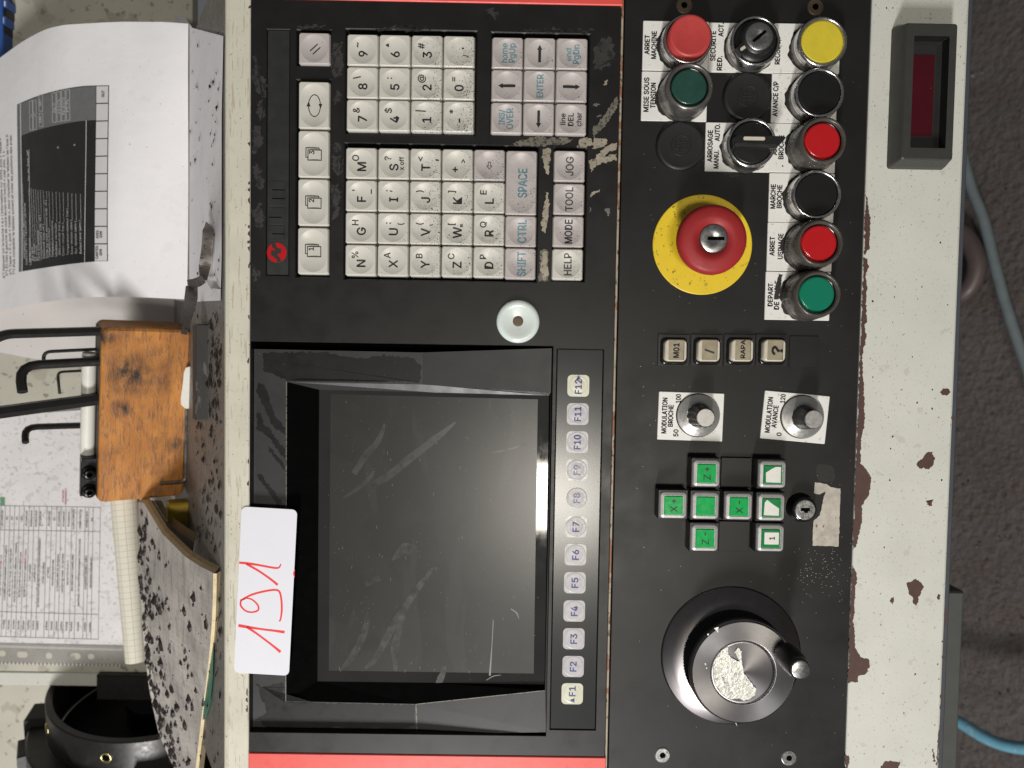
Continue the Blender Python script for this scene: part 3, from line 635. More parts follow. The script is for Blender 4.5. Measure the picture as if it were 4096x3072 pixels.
# white nylon cap
cw = P(2072, 1286, ZK); wc = thing('nylon_cap', 'round white nylon cap with rusty screw in its centre', 'cap', (cw.x, cw.y, ZK))
mb = MB(); mb.lathe_s([(13.0, 0), (12.9, 1.6), (12.1, 2.7), (10.5, 3.0), (8.6, 2.6), (5.5, 1.8), (3.4, 1.5)], 'whitecap', seg=56); mb.build('cap_body', wc)
mb = MB(); mb.lathe([(3.3, 1.0), (3.1, 1.75), (2.4, 1.9)], 'brownrust', seg=24); mb.build('screw', wc)
# wear on the bezel
wl = [q(1800, 0, L) for L in ([(1205, 1400), (1320, 1290), (1400, 1240), (1440, 1240), (1440, 1280), (1375, 1310), (1340, 1340), (1440, 1335), (1440, 1380), (1360, 1405), (1310, 1400), (1215, 1485)],
     [(1085, 1265), (1110, 1220), (1150, 1190), (1222, 1205), (1222, 1255), (1150, 1275)], [(1230, 1230), (1250, 1195), (1350, 1190), (1365, 1215), (1330, 1260), (1235, 1290)], [(1325, 730), (1340, 695), (1365, 682), (1370, 700), (1345, 732)])]
wl += [q(1800, 550, L) for L in ([(800, 92), (868, 97), (864, 200), (848, 320), (828, 300), (800, 190)], [(830, 460), (852, 480), (855, 600), (845, 720), (822, 818), (788, 800), (792, 650), (815, 580)], [(1205, 490), (1255, 470), (1300, 450), (1298, 472), (1250, 490), (1215, 525)], [(798, 985), (838, 985), (848, 1200), (800, 1236), (785, 1150)])]
patches('worn_patch', kb, 'worn', wl, ZK + .05, .8, 4, .4)
wl = [q(1800, 0, L) for L in ([(1230, 1185), (1240, 1110), (1330, 1000), (1440, 830), (1457, 862), (1410, 990), (1330, 1090), (1250, 1180)], [(540, 1240), (620, 1200), (760, 1185), (950, 1188), (1060, 1212), (1000, 1240), (800, 1262), (600, 1268)],
     [(1240, 900), (1275, 885), (1300, 910), (1260, 925)], [(1260, 1000), (1300, 985), (1310, 1005), (1270, 1010)])]
wl += [q(1800, 550, L) for L in ([(778, 975), (845, 972), (850, 1235), (770, 1235)], [(1330, 610), (1375, 600), (1385, 650), (1360, 680)], [(1210, 600), (1225, 640), (1205, 650)])]
patches('dull_worn_patch', kb, 'wornd', wl, ZK + .025, .9, 14, .4)
wl = [q(1800, 0, L) for L in ([(1240, 430), (1300, 330), (1370, 310), (1400, 370), (1420, 440), (1418, 510), (1330, 590), (1240, 600)], [(640, 258), (800, 255), (1240, 262), (1240, 276), (650, 272)], [(300, 80), (360, 60), (420, 110), (400, 150), (320, 140)])]
wl += [q(1000, 0, L) for L in ([(30, 480), (60, 500), (80, 640), (130, 680), (130, 860), (60, 800), (20, 700)], [(60, 900), (110, 860), (132, 1000), (90, 1060)], [(20, 1120), (80, 1080), (120, 1200), (60, 1310), (20, 1300)], [(400, 240), (480, 215), (560, 212), (650, 238), (600, 248)], [(720, 370), (790, 360), (800, 470), (790, 640), (730, 660), (700, 560)], [(1080, 250), (1210, 235), (1350, 235), (1500, 250), (1560, 262), (1100, 262)], [(720, 820), (770, 780), (800, 850), (740, 900)])]
wl += [q(1000, 550, L) for L in ([(20, 240), (50, 200), (90, 300), (120, 400), (80, 450), (30, 330)], [(720, 50), (780, 40), (790, 120), (720, 130)], [(20, 620), (90, 560), (125, 700), (100, 800), (40, 760)], [(700, 420), (760, 400), (790, 480), (760, 700), (720, 710)], [(20, 1080), (60, 1120), (80, 1200), (30, 1250)], [(705, 150), (790, 160), (790, 330), (715, 290)])]
patches('grey_scuff', kb, 'greyscuff', wl, ZK + .02, 1.5, 24, .5)
# ------------------------------------------------------------------ display unit
du = thing('display_unit', 'black display unit with dusty dark screen and column of function keys', 'display')
YD0 = P(1500, 3011).y
mh = hole(1010, 2216, 1385, 2930); fh = hole(2226, 2414, 1396, 2921, 1.1, .4)
fx0, fx1 = P(2212, 2150, ZK).x, P(2401, 2150, ZK).x
mh = (XK0, P(2200, 2150, ZK).x, mh[2], YK0 + 1, 24, .01); fh = (fx0, fx1, fh[2], fh[3], 1.1, .4)
mb = MB(); holed(mb, XK0, XK1, YD0, YK0, ZK, [fh, (mh[0] + .01, mh[1], mh[2], YK0 - .4, 24, .35)], 'bezel', 'black')
mb.build('bezel', du)
mb = MB(); mb.box(XK0 - .2, XK1 + .9, YB, YD0 - .35, -8, 1.6, 'red_trim', .5); mb.build('red_trim', du)
zf = -4.5
O = [P(1017, 1396, zf), P(1689, 1410, zf), P(2207, 1393, .2), P(2184, 2927, .2), P(1668, 2936, zf), P(1011, 2927, zf)]
I = [P(1146, 1527, zf), P(1687, 1537, zf), P(2203, 1570, -.2), P(2180, 2762, -.2), P(1664, 2817, zf), P(1143, 2806, zf)]
zg = -9.0
G = [P(1277, 1559, zg), P(1735, 1570, -6.4), P(2196, 1582, -3.9), P(2178, 2738, -3.9), P(1722, 2731, -6.4), P(1270, 2725, zg)]
mb = MB()
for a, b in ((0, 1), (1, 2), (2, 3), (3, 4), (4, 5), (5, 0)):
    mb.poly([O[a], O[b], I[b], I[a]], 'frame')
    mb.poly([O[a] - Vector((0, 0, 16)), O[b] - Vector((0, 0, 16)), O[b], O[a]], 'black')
    mb.poly([I[a], I[b], G[b], G[a]], 'frame' if a in (0, 1) else 'wellblack')  # shade put into colour: lit top walls frame grey, unlit walls near black
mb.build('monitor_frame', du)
# bright worn edges of the frame
mb = MB()
def edge(a, b, wd, m='greyscuff'):
    a, b = Vector(a), Vector(b); t = (b - a).normalized(); n_ = Vector((-t.y, t.x, 0)) * wd; k = Vector((0, 0, .06))
    mb.poly([a - n_ + k, b - n_ + k, b + n_ + k, a + n_ + k], m)
edge(I[0], I[5], .28, 'wornd'); edge(O[1], I[1], .22, 'greyscuff'); edge(O[4], I[4], .35, 'wornd'); edge(I[0], I[1], .18); edge(I[1], I[2], .2); edge(I[4], I[3], .22, 'wornd'); edge(I[5], I[4], .15)
edge(O[5], O[4], .2); edge(O[4], O[3], .2)
mb.build('worn_edge', du)
gm = lambda a, b, t: a.lerp(b, t)
def gq(u, v): return gm(gm(G[0], G[2], u), gm(G[5], G[3], u), v)
mb = MB(); u0, u1, v0, v1 = .05, .952, .014, .962
us, vs_ = [0, u0, u1, 1], [0, v0, v1, 1]
for i in range(3):
    for j in range(3):
        m = 'screen' if (i, j) == (1, 1) else 'screenclear'
        mb.poly([gq(us[i], vs_[j]), gq(us[i], vs_[j + 1]), gq(us[i + 1], vs_[j + 1]), gq(us[i + 1], vs_[j])], m)
mb.build('screen_glass', du)
# smears and scratches on the glass
def gp(px, py, off=.05):
    n_ = (G[5] - G[0]).cross(G[2] - G[0]).normalized(); p = PL(px, py, G[0], n_); return p + Vector((0, 0, off))
M['smear'] = simple('wiped_smear', (.033, .034, .032), .288, var=0)
M['scratch'] = simple('pale_scratch', (.19, .19, .175), .4)
mb = MB()
def stroke(pts, wds, m, off=.05, tiny=False):
    pts = smooth_path([gp(x, y, off) for x, y in pts], 6); n = len(pts); L = []; Rr = []
    for i, p in enumerate(pts):
        t = (pts[min(i + 1, n - 1)] - pts[max(i - 1, 0)]).normalized(); nn_ = Vector((-t.y, t.x, 0)); f = i / (n - 1) * (len(wds) - 1); k = int(min(f, len(wds) - 2)); wd = wds[k] + (wds[k + 1] - wds[k]) * (f - k)
        L.append(p + nn_ * wd); Rr.append(p - nn_ * wd)
    if tiny: mb.add(L + Rr, [(i, i + 1, n + i + 1, n + i) for i in range(n - 1)], m)
    if not tiny:
        k = MB(); k.add(L + Rr, [(i, i + 1, n + i + 1, n + i) for i in range(n - 1)], m); k.build('scratch' if m == 'scratch' else 'smear', du)
for L, wd in (([(1120, 1290), (1230, 1120), (1330, 1000), (1380, 850)], [2.4, 2.8, 2.2, .6]), ([(1240, 1390), (1420, 1300), (1600, 1160), (1800, 1000), (1990, 840)], [1.4, 2.6, 3.2, 2.6, .6]), ([(1000, 1510), (1120, 1430), (1220, 1350), (1290, 1260)], [.6, 1.2, 1.6, .6])):
    stroke(q(900, 1300, L), wd, 'smear', .04)
for L, wd in (([(1210, 880), (1330, 750), (1480, 480), (1640, 230), (1800, 0)], [.8, 2.6, 3.4, 2.8, .8]), ([(990, 900), (1130, 740), (1215, 560), (1235, 380)], [.6, 3, 3.2, .6]), ([(1472, 900), (1480, 700), (1540, 420)], [1, 3.4, 2]), ([(1810, 1060), (1870, 960), (1900, 860)], [1, 2.6, 1]), ([(1210, 150), (1340, 90)], [1.6, 2]), ([(1445, -60), (1560, -150), (1690, -150)], [.6, 4.5, 1])):
    stroke(q(900, 2268, L), wd, 'smear', .045)
stroke(q(1700, 2304, [(590, 380), (578, 600), (560, 860)]), [.25, .22, .6], 'scratch', .07); stroke(q(1700, 1300, [(570, 1105), (700, 1080), (890, 1025)]), [.5, .6, .2], 'smear', .07)
stroke(q(1700, 1900, [(740, 1155), (790, 1190), (812, 1240)]), [.25, .4, .15], 'scratch', .07); stroke(q(1700, 2304, [(530, 900), (590, 865), (655, 855)]), [.15, .25, .15], 'scratch', .07)
for k in range(60):
    x, y = random.uniform(1330, 2140), random.uniform(1600, 2700); d = random.uniform(2, 14); a = random.uniform(1.2, 1.9)
    stroke([(x, y), (x + d * math.cos(a), y + d * math.sin(a))], [.1, .06], 'scratch', .07, True)
for k in range(70):
    x, y = random.uniform(1300, 2160), random.uniform(1580, 2710); mb.poly([gp(x + dx, y + dy, .08) for dx, dy in ((-1.6, 0), (0, -1.2), (1.7, .3), (.2, 1.5))], 'scratch' if k % 3 else 'grime')
mb.build('screen_dust', du)['kind'] = 'stuff'
dk = [q(900, 1300, L) for L in ([(330, 240), (600, 232), (900, 240), (1000, 270), (1200, 290), (1350, 262), (1620, 285), (1692, 340), (1685, 490), (1200, 485), (600, 470), (545, 478), (450, 440), (340, 400)], [(290, 500), (340, 520), (440, 800), (522, 890), (518, 955), (400, 860), (375, 790), (270, 560)], [(275, 745), (310, 760), (340, 850), (518, 1070), (513, 1150), (370, 960), (270, 900)], [(365, 1035), (515, 1200), (518, 1260), (380, 1090)], [(285, 1290), (320, 1300), (495, 1540), (460, 1565), (290, 1320)])]
dk += [q(900, 2304, L) for L in ([(265, 925), (330, 965), (490, 915), (512, 935), (500, 1085), (900, 1100), (1640, 1115), (1640, 1290), (1500, 1340), (1300, 1305), (1150, 1330), (950, 1300), (820, 1345), (420, 1330), (350, 1300), (270, 1235), (360, 1190), (345, 1100), (310, 1080), (290, 980)],)]
patches('oil_patch', du, 'oily', dk, zf + .04, .8, 31, .4)
# function strip
mb = MB(); mb.box(fx0 + .75, fx1 - .75, fh[2] + .75, fh[3] - .75, -1, .15, 'strip', .1); mb.build('function_strip', du)
FK = [(2289, 2775), (2292.6, 2666), (2295, 2555), (2297, 2444), (2299.5, 2331), (2302, 2219), (2303.5, 2107), (2307, 1992), (2307.6, 1880), (2309, 1768.5), (2311, 1656), (2313.4, 1543)]
for k, (x, y) in enumerate(FK):
    c = P(x, y, .2); name = 'F%d' % (k + 1); mb = MB((c.x, c.y, 0)); worn = k in (6, 7, 8)
    m = 'membc' if k in (0, 11) else 'memb'
    if k != 7: mb.rbox(c.x, c.y, 13.2, 13.2, 2.6, .1, .22, m, .03)
    o = mb.build('membrane_key', du, (c.x, c.y, 0))
    mb = MB(); rad = 5.9 if k not in (0, 11) else 5.4; dm = 'domew' if worn else 'dome' if k not in (0, 11) else 'membc'
    mb.lathe_s([(rad + .45, .2), (rad + .15, .34), (rad - .2, .33), (rad - .5, .28), (rad * .7, .38), (rad * .35, .45), (.2, .47)], dm, seg=36)
    mb.build('dome', o)
    mb = MB(); dmz = lambda u, v: .30 + .20 * max(0, 1 - (math.hypot(u, v) / rad) ** 2)
    sy = -.3 if k == 11 else (.9 if k == 0 else 0); ink = 'navy' if k in (0, 1, 2, 10, 11) else 'navyfade'
    if k in (3, 4, 5, 6, 9): ink = 'navy'
    fn = lambda u, v: (-v + .0, u + sy * 1.8, dmz(u + sy * 1.8, v) + .04)
    text(mb, name, fn, 3.9, ink, 8.6 if k > 8 else 6.0, .02)
    if k in (0, 11):
        s_ = -1 if k == 0 else 1; yy = -4.1 if k == 0 else 4.8
        mb.poly([(1.4, yy - 1.3, .75), (1.4, yy + 1.2, .75), (-1.4 + (2.8 if False else 0), yy, .75)] if k == 0 else [(1.4, yy - 1.0, .75), (-1.4, yy - 1.0, .75), (0, yy + 1.3, .75)], 'navy')
    mb.build('legend', o)
# ------------------------------------------------------------------ lower button plate
bp_ = thing('button_plate', 'black textured metal control plate fixed by four socket screws', 'control plate')
mb = MB(); mb.box(XG + 1.25, XR0 - .1, YB, YT, -3, 0, 'plate', .35); mb.build('plate_sheet', bp_)
for k, (x, y) in enumerate(((2736.6, 21.8), (3261, 28.7), (2650, 3020), (3155.6, 3031))):
    c = P(x, y, 0); mb = MB(); mt = 'brownrust' if k < 2 else 'steel'
    mb.lathe([(5.15, .03), (5.15, .05)], 'grime', seg=32, cap1=True)
    mb.lathe([(4.8, .05), (4.75, .3), (4.3, .55), (1.6, .55)], mt, seg=32, cap1=False)
    hexl = lambda r_, z: [(r_ * math.cos(R(60 * i + 15)), r_ * math.sin(R(60 * i + 15)), z) for i in range(6)]
    mb.loft([hexl(2.0, .58), hexl(1.9, -.5)], 'wellblack', False, True); mb.poly(hexl(2.0, .58), 'wellblack'); mb.build('screw', bp_, (c.x, c.y, 0))
pl = [[(x + a, y + b) for a, b in ((-1.4, 0), (0, -1), (1.5, .2), (.1, 1.2))] for x, y in ((random.uniform(2520, 3450), random.uniform(60, 2980)) for _ in range(150))]
pl += [[(x + a, y + b) for a, b in ((-1.6, 0), (0, -1), (1.7, .2), (.1, 1.3))] for x, y in ((random.gauss(3290, 70), random.gauss(2290, 60)) for _ in range(110)) if x < 3440]
patches('paint_fleck', bp_, 'alu', pl, .03, .05, 40, 3, True)
# legend plates sit on a 40 x 30 mm pitch
PX = [P(2834, 185, 1).x - 40 + .5, P(3100, 190, 1).x - 40 + .3, P(3358, 193, 1).x - 39.5]
def platec(cx_, cy_): return P(cx_, cy_, 1)
def root(name, label, cat, px, py, z=0, group=None):
    c = P(px, py, z); return thing(name, label, cat, (c.x, c.y, 0), None, group)
def legend(o, lines, dx=-5, w_=39.2, h_=29.0, rot=0, off=(0, 0)):
    mb = MB(); mb.rbox(dx + off[0], off[1], w_, h_, .6, 0, .9, 'white_plate', .25, rot); p = mb.build('legend_plate', o)
    mb = MB()
    c, s_ = math.cos(rot), math.sin(rot)
    for s, x, y, cap, ln in lines:
        X, Y = x * c - y * s_, x * s_ + y * c
        f = flat(0, 0, .93, 90 + math.degrees(rot))
        text(mb, s, lambda u, v: (f(u, v)[0] + X, f(u, v)[1] + Y, .93), cap, 'engrave', ln, .028)
    if mb.v: mb.build('lettering', p)
    return p
def grime(o, r0=15.2, amp=1.6, seed=0, cx=0, cy=0, z=.95):
    mb = MB(); n = 90
    mb.poly([(cx + (r0 + amp * (noise.noise(Vector((math.cos(2 * math.pi * k / n) * 2.2, math.sin(2 * math.pi * k / n) * 2.2, seed * 5.3))) + .6 * noise.noise(Vector((math.cos(2 * math.pi * k / n) * 6, math.sin(2 * math.pi * k / n) * 6, seed * 3.1))) + .25 * (1 - math.cos(2 * math.pi * k / n)))) * math.cos(2 * math.pi * k / n),
              cy + (r0 + amp * .7 * noise.noise(Vector((k * .35, seed, 0)))) * math.sin(2 * math.pi * k / n), z) for k in range(n)], 'grime')
    mb.build('grease_ring', o)
BZ = [(14.9, .9), (14.9, 6), (14.6, 9.6), (14.3, 10.9), (13.7, 11.5), (12.9, 11.5), (12.5, 11.0), (12.45, 9.4)]
BOOT = [(15.0, .9), (15.0, 4), (14.4, 5.5), (14.7, 7), (14.3, 12), (13.9, 16.4), (13.1, 18.6), (12.2, 19.1), (11.4, 18.6), (11.0, 17.0)]
def button(label, pcx, pcy, lines, kind, col, seed, ringm='chrome'):
    """pcx,pcy: middle of the 40 x 30 legend plate in the photo; hole sits 5 mm to the right of it"""
    c = P(pcx, pcy, 1); o = thing('push_button', label, 'push button', (c.x + 5, c.y, 0))
    legend(o, lines); grime(o, 15.1, 1.7, seed, -.4)
    if kind == 'flush':
        mb = MB(); mb.lathe_s([(15.0, .9), (14.8, 1.2), (14.8, 7.5)], 'dullchrome', seg=64, cap1=False); mb.lathe_s(BZ[1:], ringm, seg=64, cap1=False); mb.build('bezel_ring', o)
        mb = MB(); mb.lathe_s([(12.3, 9), (12.2, 10.6), (11.6, 10.95), (11.3, 10.95)], col, seg=56); mb.build('cap', o)
    elif kind == 'extended':
        mb = MB(); mb.lathe_s([(15.0, .9), (14.8, 1.2), (14.8, 7.5)], 'dullchrome', seg=64, cap1=False); mb.lathe_s(BZ[1:], ringm, seg=64, cap1=False); mb.build('bezel_ring', o)
        mb = MB(); mb.lathe_s([(12.3, 9), (12.2, 15.2), (11.7, 16.4), (11.0, 16.7), (10.2, 16.55), (4, 16.2), (.3, 16.1)], col, seg=56); mb.build('cap', o)
    else:
        mb = MB(); mb.lathe_s(BOOT, ringm, seg=64, cap1=False); mb.build('bezel_ring', o)
        mb = MB(); mb.lathe_s([(13.2, .9), (13.0, 12), (11.6, 13.2), (11.2, 15.2)], 'blackgloss', seg=56, cap1=False); mb.lathe_s([(11.2, 15.2), (10.6, 15.0)], 'blackgloss', seg=56); mb.build('lens_holder', o)
        mb = MB(); mb.lathe_s([(10.5, 15.0), (10.3, 16.6), (9.8, 17.1), (9.2, 17.25)], col, seg=56); mb.build('lens', o)
    return o
G1 = 'round push buttons with white legend plates'
tl = lambda *L: [(s, x - 20 + 0 + 5 - 5, y, 2.75, ln) for s, x, y, ln in L]
def TL(zx, zy, zoomc, s, ln):  # text centre measured in the enlargement relative to the plate middle
    return (s, (zx - zoomc[0]) * .0701 - 5, -(zy - zoomc[1]) * .0701, 2.9, ln * .0701)
B = [('red raised stop button beside the plate reading ARRET MACHINE', 2703, 183.5, (655, 396), [(412, 390, 'ARRET', 160), (470, 392, 'MACHINE', 228)], 'extended', 'redcap', 'chrome'),
     ('dim green boot covered button on the plate reading MISE SOUS TENSION', 2697.5, 385.5, (642, 832), [(403, 822, 'MISE SOUS', 285), (461, 828, 'TENSION', 210)], 'boot', 'dimgreen', 'dullchrome'),
     ('yellow flush button in chrome ring on the plate reading RECUL', 3229, 193.5, (1791, 418), [(1540, 435, 'RECUL C/P', 240)], 'flush', 'yellowcap', 'chrome'),
     ('black flush button in chrome ring on the plate reading AVANCE C/P', 3217.5, 393.5, (1766, 850), [(1520, 860, 'AVANCE C/P', 290)], 'flush', 'blackcap', 'chrome'),
     ('bright red boot covered button on the plate reading ARRET BROCHE', 3212, 592.5, (1754, 1280), [(1512, 1262, 'ARRET', 160), (1568, 1275, 'BROCHE', 200), (1568, 1434, '.', 12)], 'boot', 'redlens', 'boot'),
     ('black flush button on the plate reading MARCHE BROCHE', 3206.5, 791, (1742, 412), [(1497, 405, 'MARCHE', 205), (1552, 405, 'BROCHE', 195)], 'flush', 'blackcap', 'chrome'),
     ('deep red boot covered button on the plate reading ARRET USINAGE', 3199.5, 987.5, (1726, 837), [(1488, 835, 'ARRET', 160), (1560, 835, 'USINAGE', 215)], 'boot', 'redlens', 'boot'),
     ('emerald green boot covered button on the plate reading DEPART', 3191, 1184, (1708, 1261), [(1472, 1255, 'DEPART', 195), (1528, 1347, 'DE', 65), (1528, 1210, 'CYCLE', 150)], 'boot', 'greenlens', 'boot')]
for k, (lab, x, y, zc, L, kd, cl, rg) in enumerate(B):
    o = button(lab, x, y, [TL(a, b, zc, s, ln) for a, b, s, ln in L], kd, cl, k + 1, rg); o['group'] = G1
    if k == 7:   # scribbled over word
        mb = MB(); xx = (1528 - zc[0]) * .0701 - 5; yy = -(1215 - zc[1]) * .0701
        mb.poly(ragged([(xx - 1.7, yy - 5.3, .96), (xx + 1.7, yy - 5.3, .96), (xx + 2.2, yy + 4), (xx + 2.0, yy + 9.5, .96), (xx + .6, yy + 9.8, .96), (xx - 1.2, yy + 5, .96)] if False else [(xx - 1.5, yy - 5.3, .96), (xx + 1.6, yy - 5.3, .96), (xx + 2.4, yy + 4, .96), (xx + 3.2, yy + 9.5, .96), (xx + .8, yy + 9.8, .96), (xx - .6, yy + 5, .96)], .5, .8, 3), 'ink')
        mb.build('marker_scribble', o)
# key switch
c = P(2967, 190.8, 1); o = thing('key_switch', 'chromed key switch on the plate reading SECURITE RED. ACT.', 'key switch', (c.x + 5, c.y, 0))
legend(o, [TL(982, 402, (1225, 412), 'SECURITE', 245), TL(1040, 545, (1225, 412), 'RED.', 118), TL(1045, 265, (1225, 412), 'ACT.', 112)]); grime(o, 15.2, 1.3, 21)
mb = MB(); mb.lathe_s([(15.0, .9), (14.8, 1.2), (14.8, 7.5)], 'dullchrome', seg=64, cap1=False); mb.lathe_s(BZ[1:], 'chrome', seg=64, cap1=False); mb.build('bezel_ring', o)
mb = MB(); mb.lathe_s([(12.3, 8), (12.2, 10.4), (11.4, 11.2), (10.2, 11.8), (9.9, 15.5), (9.3, 16.8), (8.0, 17)], 'black', seg=56)
a = R(216); d_ = Vector((math.cos(a), math.sin(a), 0)); n_ = Vector((-d_.y, d_.x, 0))
pts = [d_ * 5 - n_ * 4, d_ * 13.6 - n_ * 2.4, d_ * 13.6 + n_ * 2.4, d_ * 5 + n_ * 4]
mb.loft([[p + Vector((0, 0, z)) for p in pts] for z in (10, 15.6)] + [[p * .96 + Vector((0, 0, 16.2)) for p in pts]], 'black'); mb.build('turn_collar', o)
mb = MB(); p_ = d_ * 10.6; mb.loft([rr(p_.x, p_.y, 4.2, 1.7, .8, z, a) for z in (16.0, 16.5)], 'pearl'); mb.build('pointer_mark', o)
def keyway(o, r_, z, rot, w_=1.5, ln=6.5, base='steel', pos=(0, 0), shape=0):
    mb = MB(); mb.lathe_s([(r_ + .35, z - 1.2), (r_ + .3, z - .1), (r_, z), (r_ - .4, z + .15), (.6 * r_, z + .12), (.42 * r_, z + .05), (.3 * r_, z - .25), (.2, z - .4)], base, seg=44); f = mb.build('key_cylinder', o, (pos[0], pos[1], 0))
    mb = MB(); a = R(rot); mb.loft([rr(math.cos(a) * ln * shape, math.sin(a) * ln * shape, ln, w_, .15, zz_, a) for zz_ in (z - .3, z + .22)], 'wellblack'); mb.build('keyway', f)
keyway(o, 7.6, 17.6, 40, 1.7, 9.5, 'steel')
# selector switch
c = P(2952.5, 589, 1); o = thing('selector_switch', 'black lever selector switch in chrome ring on the plate reading ARROSAGE', 'selector switch', (c.x + 5, c.y, 0))
legend(o, [TL(952, 1266, (1192, 1272), 'ARROSAGE', 265), TL(1008, 1378, (1192, 1272), 'MANU.', 150), TL(1012, 1150, (1192, 1272), 'AUTO.', 145)]); grime(o, 15.2, 2.2, 33)
mb = MB(); mb.lathe_s([(15.0, .9), (14.8, 1.2), (14.8, 7.5)], 'dullchrome', seg=64, cap1=False); mb.lathe_s(BZ[1:], 'chrome', seg=64, cap1=False); mb.build('bezel_ring', o)
mb = MB(); mb.lathe_s([(12.3, 9), (12.2, 10.6), (11.6, 11.0)], 'black', seg=56)
hl = [(-11.8, -4.0), (12.4, -4.6), (16.8, .4), (17.6, 1.9), (16.6, 3.0), (-10.5, 3.4), (-12.6, .5)]
hb = [(-12.1, -5.2), (12.0, -5.4), (13.0, 1.0), (13.0, 2.5), (11.0, 3.6), (-10.9, 3.8), (-12.3, .5)]
mb.loft([[(x, y, 10.8) for x, y in hb], [(x, y * .85 - .2, 16.5) for x, y in hl], [(x * .98, y * .62 + .2, 18.2) for x, y in hl]], 'black'); mb.build('lever', o)
mb = MB(); mb.loft([rr(-1.0, .4, 12.5, 2.0, .9, z) for z in (18.1, 18.42)], 'pearl'); mb.build('pointer_mark', o)
# blanking plugs
for lab, x, y in (('round black blanking plug below the key switch', 2990, 388), ('round black blanking plug below the MISE SOUS TENSION button', 2722, 584)):
    o = root('blanking_plug', lab, 'blanking plug', x, y, 2); o['group'] = 'round blanking plugs'
    mb = MB(); mb.lathe_s([(14.6, 0), (14.5, 2.2), (13.9, 3.0), (13.0, 3.25), (12.6, 3.2), (6.3, 3.2)], 'rubber', seg=64); mb.build('plug_body', o)
    mb = MB(); mb.lathe_s([(6.1, 3.2), (6.0, 3.45), (5.7, 3.45), (5.6, 3.2)], 'rubber', seg=48, cap1=False)
    for bx in ((-3.6, 3.6, -.25, .25), (-3.4, -2.9, -1.9, 1.9), (-4, 3.4, 1.7, 2.2), (-4, 3.4, -2.2, -1.7), (2.6, 3.1, -2, 2), (-.8, -.3, -4, 4), (.6, 3.4, .6, 1.0), (.6, 3.4, -1.0, -.6)): mb.box(*bx, 3.1, 3.5, 'rubber', .1)
    mb.build('moulded_mark', o)
# emergency stop
o = root('emergency_stop', 'red mushroom emergency stop with key lock on round yellow disc', 'emergency stop', 2808.8, 979.6)
mb = MB(); mb.lathe([(29.9, 0), (29.9, .5), (29.5, .8), (14, .8)], 'yellow', seg=96); mb.build('yellow_disc', o)
grime(o, 10.5, .8, 5, z=.84)
mb = MB(); mb.lathe_s([(10.5, .8), (10.5, 13)], 'black', seg=40); mb.build('stem', o)
mb = MB(); mb.lathe_s([(11, 12.5), (17.5, 14.5), (19.6, 17), (20.1, 19.5), (19.8, 22.4), (18.9, 24.2), (17.2, 25.2), (13, 25.6), (8.4, 25.7), (8.2, 24.6)], 'stopred', seg=72); mb.build('mushroom_head', o)
keyway(o, 7.7, 25.9, 0, 1.9, 9.5, 'steel', shape=.13)
mb = MB()
# ------------------------------------------------------------------ row of small square buttons
SQ = [('M01', 2702, 'beige square push button marked M01', 0), ('/', 2833.5, 'beige square push button marked with a single slash', 0), ('RAPA', 2965.5, 'beige square push button marked RAPA', 0), ('?', 3093, 'beige square push button marked with a question mark', 0)]
for s, x, lab, _ in SQ:
    o = root('square_button', lab, 'push button', x - 9, 1400.5, 0); o['group'] = 'row of small beige square buttons'
    mb = MB(); mb.rbox(0, 0, 19.2, 19.2, .4, 0, 1.0, 'black', .25)
    mb.loft([rr(.2, -.6, 16.6, 16.6, 3, 1.0), rr(.3, -.4, 15.8, 15.6, 3, 2.6), rr(.4, -.2, 14.8, 14.4, 2.6, 2.4), rr(.4, -.2, 14.2, 13.8, 2.4, 1.2)], 'blackgloss', True, True, True); mb.build('housing', o)
    mb = MB(); mb.loft([rr(.4, -.2, 13.4, 13.4, 2.6, 1), rr(.5, -.2, 13.2, 13.2, 2.6, 4.2), rr(.55, -.15, 12.6, 12.6, 2.4, 5.0), rr(.6, -.15, 11.8, 11.8, 1.8, 5.2)], 'pearl', True, True, True); cp = mb.build('cap', o)
    mb = MB(); mb.poly([(-3.9, -6.0, 5.25), (5.4, -6.0, 5.25), (5.4, 5.8, 5.25), (-3.9, 5.8, 5.25)], 'beige'); mb.poly([(5.15, -6, 5.27), (5.45, -6, 5.27), (5.45, 5.8, 5.27), (5.15, 5.8, 5.27)], 'engrave')
    if s == '/': mb.poly([(-2.3, -.3, 5.28), (-2.2, .8, 5.28), (3.6, -1.0, 5.28), (3.5, -2.2, 5.28)][::-1], 'ink')
    else: text(mb, s, flat(.7 if s != '?' else 2.0, -.2 if s != 'RAPA' else .6, 5.28), 3.3 if s == 'M01' else (2.6 if s == 'RAPA' else 6.2), 'engrave', {'M01': 8.6, 'RAPA': 10.8, '?': 5}[s], .03)
    mb.build('window', cp)
o = root('square_blank', 'flat black square blank at the end of the beige button row', 'blank plate', 3213, 1407, 0)
mb = MB(); mb.rbox(0, 0, 17.4, 19, .3, 0, .8, 'plate', .2); mb.build('blank', o)
